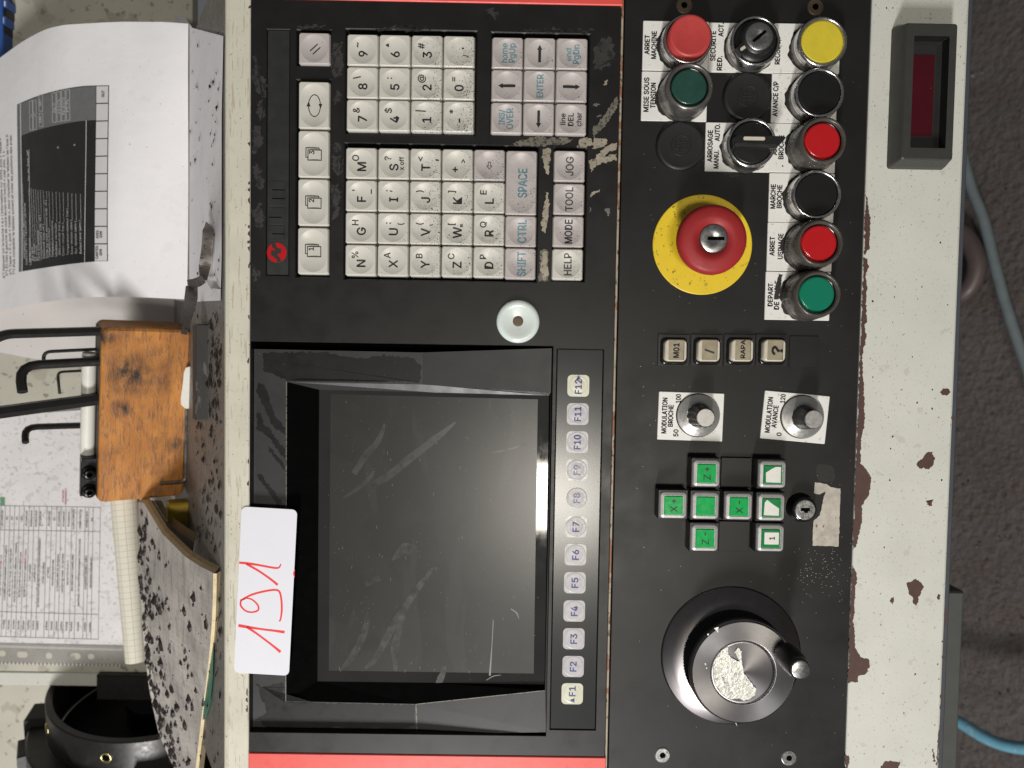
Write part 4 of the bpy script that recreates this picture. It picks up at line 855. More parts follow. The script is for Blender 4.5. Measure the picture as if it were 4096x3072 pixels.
# ------------------------------------------------------------------ override knobs
for nm, lab, cx_, cy_, lines, rot, sx, sy in (
    ('broche', 'fluted rotary knob on the white plate reading MODULATION BROCHE 50 100', 2762.8, 1666, [('MODULATION', -16, 0, 2.9, 21.5), ('BROCHE', -12.2, 0, 2.9, 13), ('50', -8.6, -10.3, 2.8, 4.1), ('100', -8.0, 10.6, 2.8, 5.2)], R(-1.0), 2795, 1662),
    ('avance', 'smooth rotary knob on the tilted white plate reading MODULATION AVANCE 0 120', 3180, 1669, [('MODULATION', -16, 0, 2.9, 21.5), ('AVANCE', -12.2, -.7, 2.9, 13.4), ('0', -8.6, -11.2, 2.8, 2), ('120', -8.6, 10.6, 2.8, 5.2)], R(-4.3), 3213, 1668)):
    c = P(cx_, cy_, .8); o = thing('rotary_knob', lab, 'rotary knob', (c.x, c.y, 0), None, 'override knobs')
    p = legend(o, lines, 0, 39.6, 29.2, rot)
    k = P(sx, sy, 3) - Vector((c.x, c.y, 0))
    skirt = MB()
    skirt.lathe_s([(13.4, .95), (13.3, 1.4), (12.9, 1.8)], 'blackgloss', seg=64, cap1=False); skirt.lathe_s([(12.9, 1.8), (12.6, 2.3)], 'skirt', seg=72, cap1=False); skirt.lathe_s([(12.6, 2.3), (10.2, 3.1), (7.6, 4.2)], 'skirt', seg=72); skirt.build('skirt', o, (k.x, k.y, 0))
    mb = MB(); n = 72
    def fl(r_, z, d): return [((r_ + (d if nm == 'broche' else d * .25) * (1 if (i % 6) < 3 else -1)) * math.cos(2 * math.pi * i / n), (r_ + (d if nm == 'broche' else d * .25) * (1 if (i % 6) < 3 else -1)) * math.sin(2 * math.pi * i / n), z) for i in range(n)]
    mb.loft([fl(7.3, 4.6, .25), fl(7.0, 7, .28), fl(6.1, 15.5, .25), fl(5.6, 18.2, .2), fl(5.3, 18.6, .1)], 'black', False, True, False); kn = mb.build('knob_body', o, (k.x, k.y, 0))
    mb = MB(); mb.lathe_s([(5.35, 18.4), (5.3, 18.95), (5.0, 19.2)], 'skirt', seg=48); mb.build('metal_cap', kn)
# ------------------------------------------------------------------ square axis buttons
def sqbutton(lab, px, py, kind, s=''):
    c = P(px, py, 11); o = thing('axis_button', lab, 'push button', (c.x, c.y, 0), None, 'square green axis buttons')
    mb = MB(); mb.rbox(0, 0, 17.6, 17.6, .5, 0, 10.2, 'black', .3); mb.build('housing', o)
    mb = MB(); mb.loft([rr(0, 0, 16.2, 16.2, 2.4, 10.1), rr(0, 0, 15.7, 15.7, 2.2, 11.0), rr(0, -.1, 14.9, 14.9, 1.9, 11.8), rr(.05, -.1, 12.0, 12.0, .5, 12.3), rr(.05, -.1, 11.7, 11.7, .4, 11.6)], 'sqframe', False, True, False); fr = mb.build('frame', o)
    mb = MB(); mb.loft([rr(.05, -.1, 11.4, 11.4, .3, 11.5), rr(.05, -.1, 11.0, 11.0, .3, 12.15), rr(.05, -.1, 10.2, 10.2, .3, 12.45)], 'green' if kind == 'green' else 'greend', False, True); wd = mb.build('window', o)
    mb = MB()
    if s and kind == 'green':
        if len(s) == 2:
            text(mb, s[0], flat(.2, -2.3, 12.49), 4.2, 'greenink', None, .01); text(mb, s[1], flat(-.3 if s[1] == '+' else -.3, 2.5, 12.49), 3.8, 'greenink', None, .03)
    elif kind == 'cutA': mb.poly([(-4.1, -4.6, 12.5), (-4.3, 1.2, 12.5), (-3.2, 1.8, 12.5), (-.9, 3.4, 12.5), (1.6, 4.6, 12.5), (4.6, 4.6, 12.5), (4.6, -4.8, 12.5)][::-1], 'sticker')
    elif kind == 'cutB': mb.poly([(-4.7, -4.6, 12.5), (-4.3, 3.0, 12.5), (-2.9, 4.6, 12.5), (.5, 2.0, 12.5), (4.3, -.4, 12.5), (4.3, -4.8, 12.5)][::-1], 'sticker')
    elif kind == 'one':
        mb.rbox(.3, .1, 8.6, 7.2, .3, 12.46, 12.55, 'sticker', .02); text(mb, '1', flat(.5, .2, 12.6), 3.1, 'engrave', 1.6, .02)
    if mb.v: mb.build('legend' if kind == 'green' else 'paper_sticker', wd)
sqbutton('green square button marked X+, leftmost of the cross', 2692.6, 2019, 'green', 'X+')
sqbutton('green square button marked Z+ at the top of the cross', 2825, 1892, 'green', 'Z+')
sqbutton('plain green square button with no marking, centre of the cross', 2821, 2022, 'green')
sqbutton('green square button marked X- with a minus', 2954, 2024.5, 'green', 'X-')
sqbutton('green square button marked Z- at the bottom of the cross', 2818, 2150.5, 'green', 'Z-')
sqbutton('green square button with torn white sticker, beside the upper blank square', 3089, 1897, 'cutA')
sqbutton('green square button with torn white sticker, beside the small key lock', 3084, 2028.5, 'cutB')
sqbutton('green square button with white sticker numbered 1', 3081, 2152, 'one')
for lab, x, y in (('flat black square blank between the Z+ button and the torn sticker button', 2945, 1891), ('flat black square blank between the Z- button and the button numbered 1', 2936, 2145)):
    o = root('square_blank', lab, 'blank plate', x, y, 2); o['group'] = 'black square blanks among the axis buttons'
    mb = MB(); mb.rbox(0, 0, 18.6, 18.4, .3, 0, 2.2, 'plate', .25); mb.build('blank', o)
# key lock
o = root('key_lock', 'small black ringed key lock stamped 311', 'lock', 3200, 2029)
mb = MB(); mb.lathe_s([(8.8, 0), (8.7, 1.5), (7.9, 2.2), (7.7, 6.6), (7.3, 7.6), (6.5, 7.9)], 'blackgloss', seg=48); mb.build('collar', o)
mb = MB(); mb.lathe_s([(6.3, 7.6), (6.1, 8.2), (5.7, 8.35)], 'steel', seg=44); f = mb.build('lock_face', o)
mb = MB(); mb.rbox(0, .3, 5.6, 2.0, .2, 8.2, 8.42, 'wellblack', .02); mb.rbox(.4, -.6, 2.4, 2.2, .5, 8.2, 8.41, 'wellblack', .02); mb.build('keyway', f)
mb = MB(); text(mb, '311', flat(.4, -3.6, 8.4, 0), 2.1, 'inkfade', 4.4); mb.build('stamped_number', f)
# worn metal tag
tp = q(2400, 1700, [(1856, 495), (1960, 510), (2000, 540), (2078, 548), (2062, 1050), (1838, 1042), (1843, 830), (1900, 780), (1925, 660), (1950, 570), (1900, 600), (1850, 590)])
mb = MB(); mb.poly(ragged([P(x, y, .25) for x, y in tp], .25, .9, 6)[::-1], 'alu'); mb.poly(ragged([P(x, y, .05) for x, y in tp], .25, .9, 6), 'alu')
tag(mb.build('metal_tag'), 'worn blank aluminium tag peeling beside the small key lock', 'tag')
mb = MB(); g_ = [P(x, y, .04) for x, y in q(2400, 1700, [(1880, 340), (2000, 350), (2040, 430), (2010, 490), (1900, 490), (1860, 420)])]; mb.poly(ragged(g_, 1, .8, 3), 'grime'); mb.build('grease_smudge', bp_); mb = MB(); mb.poly(ragged([P(x, y, .04) for x, y in q(2400, 1700, [(710, 850), (770, 830), (765, 960), (720, 970)])], .8, .8, 5), 'grime'); mb.build('grease_smudge', bp_)
# ------------------------------------------------------------------ handwheel
o = root('handwheel', 'grey metal jog handwheel with crank handle and torn silver sticker', 'handwheel', 2923, 2621.6)
mb = MB(); mb.lathe_s([(43.2, 0), (43.0, .7), (42.2, 1.3)], 'turnedd', seg=96, cap1=False); mb.lathe_s([(42.2, 1.3), (37, 3.6), (30.5, 6.0), (24, 6.4)], 'turnedd', seg=96); mb.build('flange', o)
mb = MB(); n = 300
def kn(r_, z, d): return [((r_ + d * (1 if i % 3 == 0 else -1)) * math.cos(2 * math.pi * i / n), (r_ + d * (1 if i % 3 == 0 else -1)) * math.sin(2 * math.pi * i / n), z) for i in range(n)]
mb.loft([kn(30.5, 6.5, 0), kn(30.9, 7.2, .22), kn(30.9, 19.5, .22), kn(30.6, 20, 0)], 'bolt', False, False, False); mb.build('knurled_rim', o)
mb = MB(); mb.lathe_s([(30.4, 20), (31.0, 20.6), (31.1, 22.8), (30.5, 24.2), (29.6, 24.9)], 'turned', seg=110, cap1=False); mb.lathe_s([(29.6, 24.9), (19.4, 25.0), (19.0, 25.0), (18.8, 24.4)], 'turned', seg=110); wt = mb.build('wheel_face', o)
mb = MB(); mb.lathe_s([(18.6, 24.4), (18.3, 24.7), (16, 24.1), (8, 22.9), (.2, 22.5)], 'turned', seg=72, cap1=True); cd = mb.build('centre_disc', o)
mb = MB(); st = q(2400, 2304, [(1105, 610), (1112, 680), (1150, 720), (1210, 740), (1165, 660), (1190, 615), (1222, 650), (1225, 740), (1245, 850), (1290, 900), (1325, 940), (1348, 970), (1340, 1030), (1290, 1065), (1240, 1078), (1195, 1055), (1130, 1065), (1060, 1025), (1010, 960), (985, 890), (975, 800), (1000, 720), (1050, 640)])
hc = P(2923, 2621.6, 0); mb.poly(ragged([P(x, y, 25.0) - Vector((hc.x, hc.y, 0)) for x, y in st], .35, .8, 8), 'silverfoil')
text(mb, 'D-5757 Klein', lambda u, v: (-12.5 + .18 * u - .9 * v * .9 + .016 * u * u, -1 - u * .95, 25.06), 1.3, 'inkfade', 13); mb.build('torn_sticker', cd)
hp = P(3140, 2612, 25) - Vector((hc.x, hc.y, 0)); mb = MB(); mb.lathe_s([(6.2, 24.9), (6.6, 26), (6.9, 31), (7.0, 38), (6.6, 44), (6.2, 46.5), (5.7, 47.6), (5.2, 48)], 'black', c=(0, 0), seg=40); hd = mb.build('crank_handle', o, (hp.x, hp.y, 0))
mb = MB(); mb.lathe_s([(5.1, 47.9), (5.0, 48.4), (4.6, 48.6), (.2, 48.55)], 'steel', seg=40); mb.build('end_cap', hd)
mb = MB()
for L in ([(985, 450), (1025, 440), (1020, 490)], [(925, 500), (942, 500), (935, 518)], [(905, 755), (915, 752), (918, 770), (908, 770)], [(915, 792), (928, 790), (922, 805)], [(1170, 1270), (1178, 1270), (1185, 1300)]):
    mb.poly([P(x, y, 25.06) - Vector((hc.x, hc.y, 0)) for x, y in q(2400, 2304, L)], 'silverfoil')
mb.build('nick', wt)
# ------------------------------------------------------------------ counter display on the lower rim
c = P(3690, 380, .3); o = thing('counter_display', 'small dark counter with red window in grey frame on cream rim', 'counter display', (c.x, c.y, .3))
Fz = 13
f0 = [P(x, y, Fz) for x, y in q(3072, 0, [(1195, 203), (1622, 208), (1604, 1378), (1160, 1372)])]
cx0 = sum(p.x for p in f0) / 4 - c.x; cy0 = sum(p.y for p in f0) / 4 - c.y; fw = ((f0[1].x - f0[0].x) + (f0[2].x - f0[3].x)) / 2; fh_ = ((f0[0].y - f0[3].y) + (f0[1].y - f0[2].y)) / 2
mb = MB(); mb.loft([rr(cx0, cy0, fw + 5, fh_ + 6, 2, 0), rr(cx0, cy0, fw + 4, fh_ + 5, 2.2, 4), rr(cx0, cy0, fw + .8, fh_ + .8, 1.6, Fz - .6 - .3), rr(cx0, cy0, fw - .6, fh_ - .6, 1.4, Fz - .3), rr(cx0 + .3, cy0 - .2, fw - 8.8, fh_ - 13.4, .4, Fz - .35)], 'olive', True, False); mb.loft([rr(cx0 + .3, cy0 - .2, fw - 8.8, fh_ - 13.4, .4, Fz - .35), rr(cx0 + .3, cy0 - .2, fw - 9.2, fh_ - 13.8, .4, Fz - 7)], 'black', False, False); mb.build('case', o)
w0 = [P(x, y, Fz - 6) for x, y in q(3072, 0, [(1226, 470), (1446, 470), (1446, 1175), (1226, 1175)])]
mb = MB(); mb.rbox(cx0 + .3, cy0 - .2, fw - 9.4, fh_ - 14, .3, Fz - 9, Fz - 7, 'screenclear', .02); mb.build('dark_window', o)
mb = MB(); ax0, ax1 = w0[0].x - c.x, w0[1].x - c.x; ay0, ay1 = w0[2].y - c.y, w0[0].y - c.y
mb.box(ax0 - .4, ax1, ay0, ay1, Fz - 7.2, Fz - 6.6, 'redwin', .1); mb.build('red_filter', o)
# ------------------------------------------------------------------ 191 card
cp4 = [(1107 - 143 + 1, 2024), (0, 0)]
cc = [P(x, y, 1.6) for x, y in ((962, 2024), (1184, 2040), (1161, 2702), (940, 2692))]
ctr = sum(cc, Vector((0, 0, 0))) / 4; ux = ((cc[1] - cc[0]) + (cc[2] - cc[3])) / 2; rot = math.atan2(ux.y, ux.x); cw_ = ux.length; ch_ = (((cc[0] - cc[3]) + (cc[1] - cc[2])) / 2).length
mb = MB((ctr.x, ctr.y, 1.3)); mb.rbox(ctr.x, ctr.y, cw_, ch_, 3.2, 1.3, 1.65, 'card', .05, rot)
o = mb.build('number_card'); tag(o, 'white card with red handwritten 191 stuck across rail and screen edge', 'card')
mb = MB((ctr.x, ctr.y, 1.3))
def mark(pts, wds):
    pts = smooth_path([P(x, y, 1.70) for x, y in q(900, 1900, pts)], 8); n = len(pts); L = []; Rr = []
    for i, p in enumerate(pts):
        t = (pts[min(i + 1, n - 1)] - pts[max(i - 1, 0)]).normalized(); nn_ = Vector((-t.y, t.x, 0)); f = i / (n - 1) * (len(wds) - 1); k = int(min(f, len(wds) - 2)); wd = wds[k] + (wds[k + 1] - wds[k]) * (f - k)
        L.append(p + nn_ * wd); Rr.append(p - nn_ * wd)
    mb.add(L + Rr, [(i, i + 1, n + i + 1, n + i) for i in range(n - 1)], 'marker')
mark([(122, 757), (200, 765), (300, 780), (420, 802), (465, 800), (483, 770)], [.65, .75, .6, .6, .5, .4]); mark([(185, 768), (300, 835), (400, 905), (455, 950)], [.7, .6, .65, .75])
mark([(132, 1085), (230, 1035), (340, 1005), (430, 993), (470, 1010), (487, 1080), (490, 1170), (480, 1245), (468, 1265)], [.5, .6, .6, .6, .6, .6, .6, .5, .45]); mark([(175, 1068), (140, 1085), (137, 1130), (180, 1175), (240, 1185), (288, 1165), (280, 1120), (230, 1075), (170, 1062)], [.5, .55, .55, .5, .5, .55, .5, .45, .4])
mark([(115, 1300), (160, 1308), (300, 1330), (420, 1345), (515, 1358)], [.9, .9, .6, .65, .85]); mark([(185, 1310), (280, 1375), (400, 1465), (480, 1530)], [.8, .6, .6, .85]); mark([(602, 820), (594, 850), (600, 885)], [.2, .5, .2])
mb.build('handwritten_number', o, (0, 0, 0))
# ------------------------------------------------------------------ machine door behind the ledge (board the papers lean on)
ZB = -232
dr = thing('machine_door', 'cream painted machine door with lower flange, behind the papers', 'door')
mb = MB(); a = P(-150, -150, ZB); bR = P(615, 2700, ZB).x; byf = P(300, 2742, ZB).y
mb.box(a.x - 320, P(770, 1000, ZB).x, P(300, 2690, ZB).y, P(0, -1100, ZB).y, ZB - 12, ZB, 'creamdirty', .5); mb.build('door_panel', dr)
mb = MB(); mb.box(a.x - 320, bR + 4, byf, P(300, 2690, ZB).y + .2, ZB - 20, ZB + 1.2, 'cream', .8); mb.build('door_flange', dr)
mb = MB(); bz = ZB - 75; mb.poly([P(-1100, 2400, bz), P(-1100, 4300, bz), P(1000, 4300, bz), P(1000, 2400, bz)][::1], 'creamdirty')
tag(mb.build('machine_wall'), 'dirty beige inner machine wall below the door flange', 'wall')
# ------------------------------------------------------------------ printed instruction sheet (leaning, curling back)
def lerpt(tab, x):
    for (x0, v0), (x1, v1) in zip(tab, tab[1:]):
        if x >= x1 or (x1, v1) == tab[-1]:
            t = (x - x0) / (x1 - x0); return v0 + (v1 - v0) * t
ty = [(760, 98), (648, 88), (486, 84), (403, 88), (255, 101), (185, 119), (93, 167), (0, 231), (-120, 315)]
tz = [(760, -128), (648, -127), (486, -128), (403, -131), (255, -142), (185, -152), (93, -172), (0, -196), (-120, -226)]
by = [(760, 1198), (600, 1190), (463, 1186), (324, 1191), (185, 1207), (93, 1222), (0, 1241), (-120, 1266)]
bzt = [(760, -128), (600, -127), (463, -130), (324, -140), (185, -162), (93, -182), (0, -206), (-120, -229)]
def smt(tab):
    xs = [t[0] for t in tab]
    def f(x):
        s_ = 0
        for k in (-24, -12, 0, 12, 24): s_ += lerpt(tab, min(760, max(-120, x + k)))
        return s_ / 5
    return f
fty, ftz, fby, fbz = map(smt, (ty, tz, by, bzt))
def sheet(px, py, off=0):
    a = P(px, fty(px), ftz(px)); b = P(px - 8 * min(1, max(0, (px - 500) / 250)), fby(px), fbz(px)); t = (py - fty(px)) / (fby(px) - fty(px))
    p = a.lerp(b, t); return p + Vector((.35, 0, .94)) * off + Vector((0, 0, 1.2 * math.sin(t * 5 + px * .01)))
mb = MB()
for off, rev in ((0, 1), (-.35, 0)):
    mb.grid((lambda u, v, off=off: sheet(756 - u * 870, fty(756 - u * 870) + v * (fby(756 - u * 870) - fty(756 - u * 870)), off)), 60, 24, 'paper')
ps = mb.build('printed_sheet'); tag(ps, 'white printed instruction sheet with black screenshot, leaning and curling back', 'paper sheet')
mb = MB()
def sgrid(x0, x1, ya, yb, m, off, nu=14, nv=10):   # ya,yb: functions of x
    mb.grid(lambda u, v: sheet(x1 - u * (x1 - x0), ya(x1 - u * (x1 - x0)) + v * (yb(x1 - u * (x1 - x0)) - ya(x1 - u * (x1 - x0))), off), nu, nv, m)
top = lambda x: 337 + max(0, (380 - x)) ** 2 * .00083 + 0; bot = lambda x: 1043 + max(0, 433 - x) ** 1.5 * .0060
sep_ = lambda x: 475 + max(0, 380 - x) ** 2 * .00072
sgrid(72, 381, top, bot, 'printblk', .25, 30, 12)
sgrid(86, 381, lambda x: top(x) + 3, sep_, 'printgrey', .45, 30, 6)
sgrid(72, 88, top, bot, 'printgrey', .4, 3, 12)
sgrid(381, 434, lambda x: 337, lambda x: 1043, 'printblk', .25, 4, 12)
for k in range(10):
    y0 = 338 + k * 70.6; sgrid(383, 431, lambda x, y0=y0: y0 + 2, lambda x, y0=y0: y0 + 68.2, 'printlt', .5, 3, 4)
sgrid(341, 343.5, sep_, bot, 'printlt', .5, 2, 10); sgrid(84, 87, top, bot, 'printlt', .5, 2, 10); sgrid(115, 116.5, lambda x: 590, lambda x: 1042, 'printlt', .5, 1, 10)
for x0, ya, yb in ((208, 365, 482), (226, 360, 479), (244, 355, 477), (262, 352, 474), (157, 375, 440), (157, 447, 500), (120, 400, 455), (120, 460, 515), (132, 397, 452), (132, 457, 512)):
    for a_, b_, c_, d_ in ((x0, x0 + 1.2, ya, yb), (x0 + 14, x0 + 15.2, ya, yb), (x0, x0 + 15, ya, ya + 1.2), (x0, x0 + 15, yb - 1.2, yb)): sgrid(a_, b_, lambda x: c_, lambda x: d_, 'printlt', .6, 1, 4)
def stxt(s, x, y, cap, m, ln=None, lean=0, bold=.0): text(mb, s, lambda u, v: sheet(x - v - lean * u, y - u, .7), cap, m, ln, bold)
stxt('OUT', 410, 371, 11, 'ink', 26, 0, .02); stxt('AXES', 393, 950 - 14, 10, 'ink', 32, 0, .02); stxt('QVN', 407, 936, 10, 'ink', 25, 0, .02); stxt('CARTES', 391, 1008, 10, 'ink', 52, 0, .02); stxt('QVN', 406, 1008, 10, 'ink', 25, 0, .02)
for s, x, y, ln in (('Sp:0', 216, 425, 40), ('S%:60%', 234, 420, 58), ('Fp:1000', 251, 417, 68), ('F%:7%', 269, 415, 50), ('M5', 163, 470, 24), ('M9', 163, 405, 24)): stxt(s, x, y, 9, 'printlt', ln, .0, .01)
rows = [('Liste des defauts', 118, 1000, 110), ('Bus serie', 127, 1010, 55), ('Sur-vitesse', 135, 1005, 70), ('Sur-couple', 144, 1008, 65), ('Perte autopilotage', 152, 976, 122), ('Complementaire (cap. vit.)', 161, 944, 180), ('Salissure (cap.vit.)', 173, 960, 140), ('Code sur voies absolues (cap. vit.)', 184, 910, 235), ('Temperature moteur', 196, 965, 122), ('Temperature resistance', 209, 950, 148), ('Variateur verrouille', 224, 955, 138), ('Alim.controle (var.)', 238, 950, 134), ('Court-circuit (var.)', 253, 952, 134), ('Temperature radiateur (var.)', 271, 922, 190), ('Sous-tension (alim.)', 288, 945, 140), ('Sur-tension (alim.)', 305, 947, 132), ('Defaut terre (alim.)', 324, 945, 134)]
for k, (s, x, y, ln) in enumerate(rows):
    stxt(s, x, y, 8.4, 'printlt', ln, .035, .0)
    ytop_ = y - ln / 2 - 6; n = int((ytop_ - 765 + (17 - k) * 1.5) / 5)
    for i in range(max(0, n)):
        yy = ytop_ - i * 5; xx = x + 3.5 - (yy - y) * -.035; mb.poly([sheet(xx + a_, yy + b_, .7) for a_, b_ in ((0, 0), (2.2, 0), (2.2, 2.2), (0, 2.2))], 'printlt')
stxt('x', 228, 581, 9, 'printlt', 8); stxt('x', 294, 573, 9, 'printlt', 8); stxt('INFORMATIONS BROCHES ET AXES QVN', 91, 880, 7.5, 'printlt', 300, .03); stxt('Carte 0 AXE 7 No.21  Cap position  Cap vitesse', 100, 930, 7, 'printlt', 250, .03); stxt('Ter. det  Prem. def', 112, 655, 7, 'printlt', 120, .03)
for s, x, y, ln in (("4\u00b0) Appuyer sur la touche \u00ab 4 \u00bb ( informations sur QVN), puis \u00ab Valide \u00bb", 8, 830, 560), ("5\u00b0) En bas \u00e0 gauche de votre \u00e9cran est inscrit \u00ab cap. pos. 1 \u00bb", 21, 850, 500), ("6\u00b0) Taper \u00ab 0 \u00bb, puis \u00ab Valide \u00bb, pour visualiser le tableau de l'axe X", 35, 815, 560), ("7\u00b0) Puis compl\u00e9ter le tableau suivant et noter les positions des axes.", 49, 815, 560)):
    stxt(s, x, y, 9, 'printtxt', ln, .012, .0)
mb.build('print', ps)
# paper lying flat on the ledge, in front of it
mb = MB(); lp = [LG(x, y, .8) for x, y in q(0, 0, [(1600, 150), (1660, 240), (1740, 262), (1930, 312), (1915, 1000)]) + q(0, 700, [(1915, 700), (1905, 1085), (1745, 1092), (1640, 1100)])] + [LG(700, 1200, .8), LG(700, 60, .8)]
mb.poly(lp, 'paper'); tag(mb.build('loose_sheet'), 'soiled sheet of paper lying flat on the ledge below the printed sheet', 'paper sheet')
# pinkish sheet and table sheet in sleeve on the door
mb = MB(); mb.poly([P(x, y, ZB + 3) for x, y in [(-120, 1180), (725, 1150), (715, 1290), (400, 1330), (400, 1450)] + q(0, 1200, [(360, 518), (200, 492), (0, 452), (-200, 410)])], 'paper3'); mb.poly([P(x, y, ZB + 2.6) for x, y in [(-120, 1180), (725, 1150), (715, 1290), (400, 1330), (400, 1450)] + q(0, 1200, [(360, 518), (200, 492), (0, 452), (-200, 410)])][::-1], 'paper3')
tag(mb.build('pink_sheet'), 'pinkish sheet on the door behind the hex keys, upper edge under the printed sheet', 'paper sheet')
zs = ZB + 4
ts = thing('plastic_sleeve', 'clear punched plastic sleeve holding soiled tool table sheet', 'plastic sleeve')
mb = MB(); mb.poly([P(x, y, zs) for x, y in ((-60, 1668), (330, 1640), (480, 1640), (486, 2200), (497, 2582), (-60, 2574))][::-1], 'paper2'); tsh = mb.build('table_sheet', ts)
mb = MB(); zt = zs + .25
def tm(x, y): return P(x / 2.16, 1800 + y / 2.16, zt)
def ln_(x0, y0, x1, y1, wd=.22):
    a, b = tm(x0, y0), tm(x1, y1); t = (b - a).normalized(); n_ = Vector((-t.y, t.x, 0)) * wd; mb.poly([a - n_, b - n_, b + n_, a + n_], 'printtxt')
lean = lambda x: -.034 + (x / 868) * .0165
for x in (8, 47, 88, 128, 169, 211, 253, 296, 339, 407, 447, 492, 529, 571, 622, 665, 737, 768, 806, 868): ln_(x, 480 + x * .018, x + lean(x) * 1130, 1610 + x * .03)
for y in (480, 690, 1395, 1610): ln_(-150, y - 2, 868 if y < 800 else 852, y + 868 * (.018 if y < 1000 else .03))
tb = [(22, '%1682', 'BX 68*3.5*1 PLAT 15', 'PC10/PC20', 'PRF 2.9'), (64, '%1628', '2 CANNELURES INVERSEES 6.2% PAJARITA', 'K1', ''), (106, '%1684', 'BX 32*2*0.7 PLAT 10 / FRETTE 80', 'K1', ''), (149, '%1683', 'TETE DE CHAUFFE K1 (ebauche + finition)', 'K1', ''), (190, '%1686', 'BX 38*2.6*09 PLAT 6MM', 'K1', 'PROF 2mm'), (232, '%1687', 'BX 38*2.4*09 PLAT 6MM', 'PC10/PC20', 'PROF 1.9mm'), (274, '%2002', '2 BX LARGES', 'DOUBLE DUO', ''), (315, '%2222', '1CAN BX PLAT', 'DOUBLE DUO', ''), (352, '%3003', 'BX AVEC PLAT SUR FRETTE (ATTENTION DEGAGEMENT', 'PC10/PC20', ''), (390, '', 'Z750 OU Z850)', '', ''), (428, '%5001', 'A TABLE', 'PC10/PC20', ''), (470, '%5002', 'POLISSOIR BOITARD', 'K1', ''), (512, '%5003', '2 CANNELURES BX INVERSES', 'PC10/PC20', ''), (553, '%5004', 'GALETS BX PARA  OU AUTRES', 'PC10/PC20', ''), (597, '%5300', 'BX 42*3.3 PLAT.7', 'PC10/PC20', ''), (638, '%6002', 'DBX BOITARD 3 CANNELURES', 'K1/PC10/PC20', ''), (695, '%6003', 'DBX PARA ( ATTENTION DEGAGEMENT Z750 OU 850)', 'ARBRE FRETTE', ''), (752, '%6004', 'COUSSINET DOUBLE TABLE', 'DOUBLE DUO', ''), (795, '%6006', 'RETOUCHE CHICANE K2', 'K2', '')]
def ttxt(s, x, y, ln, m='printtxt', cap=14): text(mb, s, lambda u, v: tm(x - v - lean(x) * u, y - u), cap, m, ln, .03)
for x, a_, b_, c_, d_ in tb:
    if a_: ttxt(a_, x + lean(x) * 1020, 1505 + x * .03, 78)
    L = 13.2 * len(b_); yb_ = 1060
    if d_:
        ttxt(b_, x + lean(x) * 640, 1130, L); ttxt(d_, x + lean(x) * 420, 1130 - L / 2 - 8 - 6.2 * len(d_), 12.5 * len(d_), 'printred')
    else: ttxt(b_, x + lean(x) * 560, yb_, L)
    if c_: ttxt(c_, x + lean(x) * 110, 585 + x * .02, min(170, 14 * len(c_)))
ttxt('ATTENTION', 545, 400, 105, 'printred', 13); ttxt('DEGAGEMENT Z', 568, 400, 140, 'printred', 13)
a_ = [tm(0, 408), tm(42, 408), tm(42, 478), tm(0, 478)]; mb.poly(a_[::-1], 'printgreen'); mb.build('table_print', tsh)
mb = MB(); mb.poly([P(x, y, zs + 1.2) for x, y in ((-60, 1660), (330, 1632), (486, 1632), (492, 2200), (502, 2584), (-60, 2575))][::-1], 'sleeve'); mb.build('clear_front', ts)
mb = MB(); mb.poly([P(x, y, zs + .8) for x, y in ((-60, 2573), (495, 2584), (516, 2660), (-60, 2652))][::-1], 'sleeve2'); pm_ = mb.build('punched_margin', ts)
mb = MB()
for x, y, w_, h_ in ((20, 668, 60, 55), (195, 678, 92, 58), (425, 688, 56, 58), (655, 692, 86, 58), (788, 695, 58, 52)):
    c = P(x / 2.16, 2304 + y / 2.16, zs + .95); mb.loft([rr(c.x, c.y, w_ * .104, h_ * .104, 2.6, c.z), rr(c.x, c.y, w_ * .104, h_ * .104, 2.6, c.z + .1)], 'creamdirty')
for k in range(64):
    x = -20 + k * 17; c = P(x / 2.16, 2304 + (603 + x * .03) / 2.16, zs + .95); mb.poly([(c.x - .35, c.y - 1.4, c.z), (c.x + .35, c.y - 1.4, c.z), (c.x + .35, c.y + .6, c.z), (c.x - .35, c.y + .6, c.z)], 'printlt')
    c = P(x / 2.16, 2304 + (752 + x * .022) / 2.16, zs + .95); mb.poly([(c.x - .3, c.y - 1.0, c.z), (c.x + .4, c.y - 1.0, c.z), (c.x + .4, c.y + 1.0, c.z), (c.x - .3, c.y + 1.0, c.z)], 'printtxt' if k % 2 else 'printlt')
mb.build('hole_row', pm_)
# ------------------------------------------------------------------ wooden hex key block standing on the ledge
FRONT = Vector((.5, 0, .866))
pb = LG(752, 1660, 0)                                    # middle of its front bottom edge
yaw = R(-12)
bu = (UP * math.cos(R(5)) + Vector((.5, 0, .866)) * math.sin(R(5))); FRONT = (FRONT - bu * FRONT.dot(bu)).normalized(); bf = (FRONT * math.cos(yaw) + RIGHT * math.sin(yaw)).normalized(); br_ = bu.cross(bf).normalized() * -1
br_ = (RIGHT - bf * RIGHT.dot(bf)).normalized()
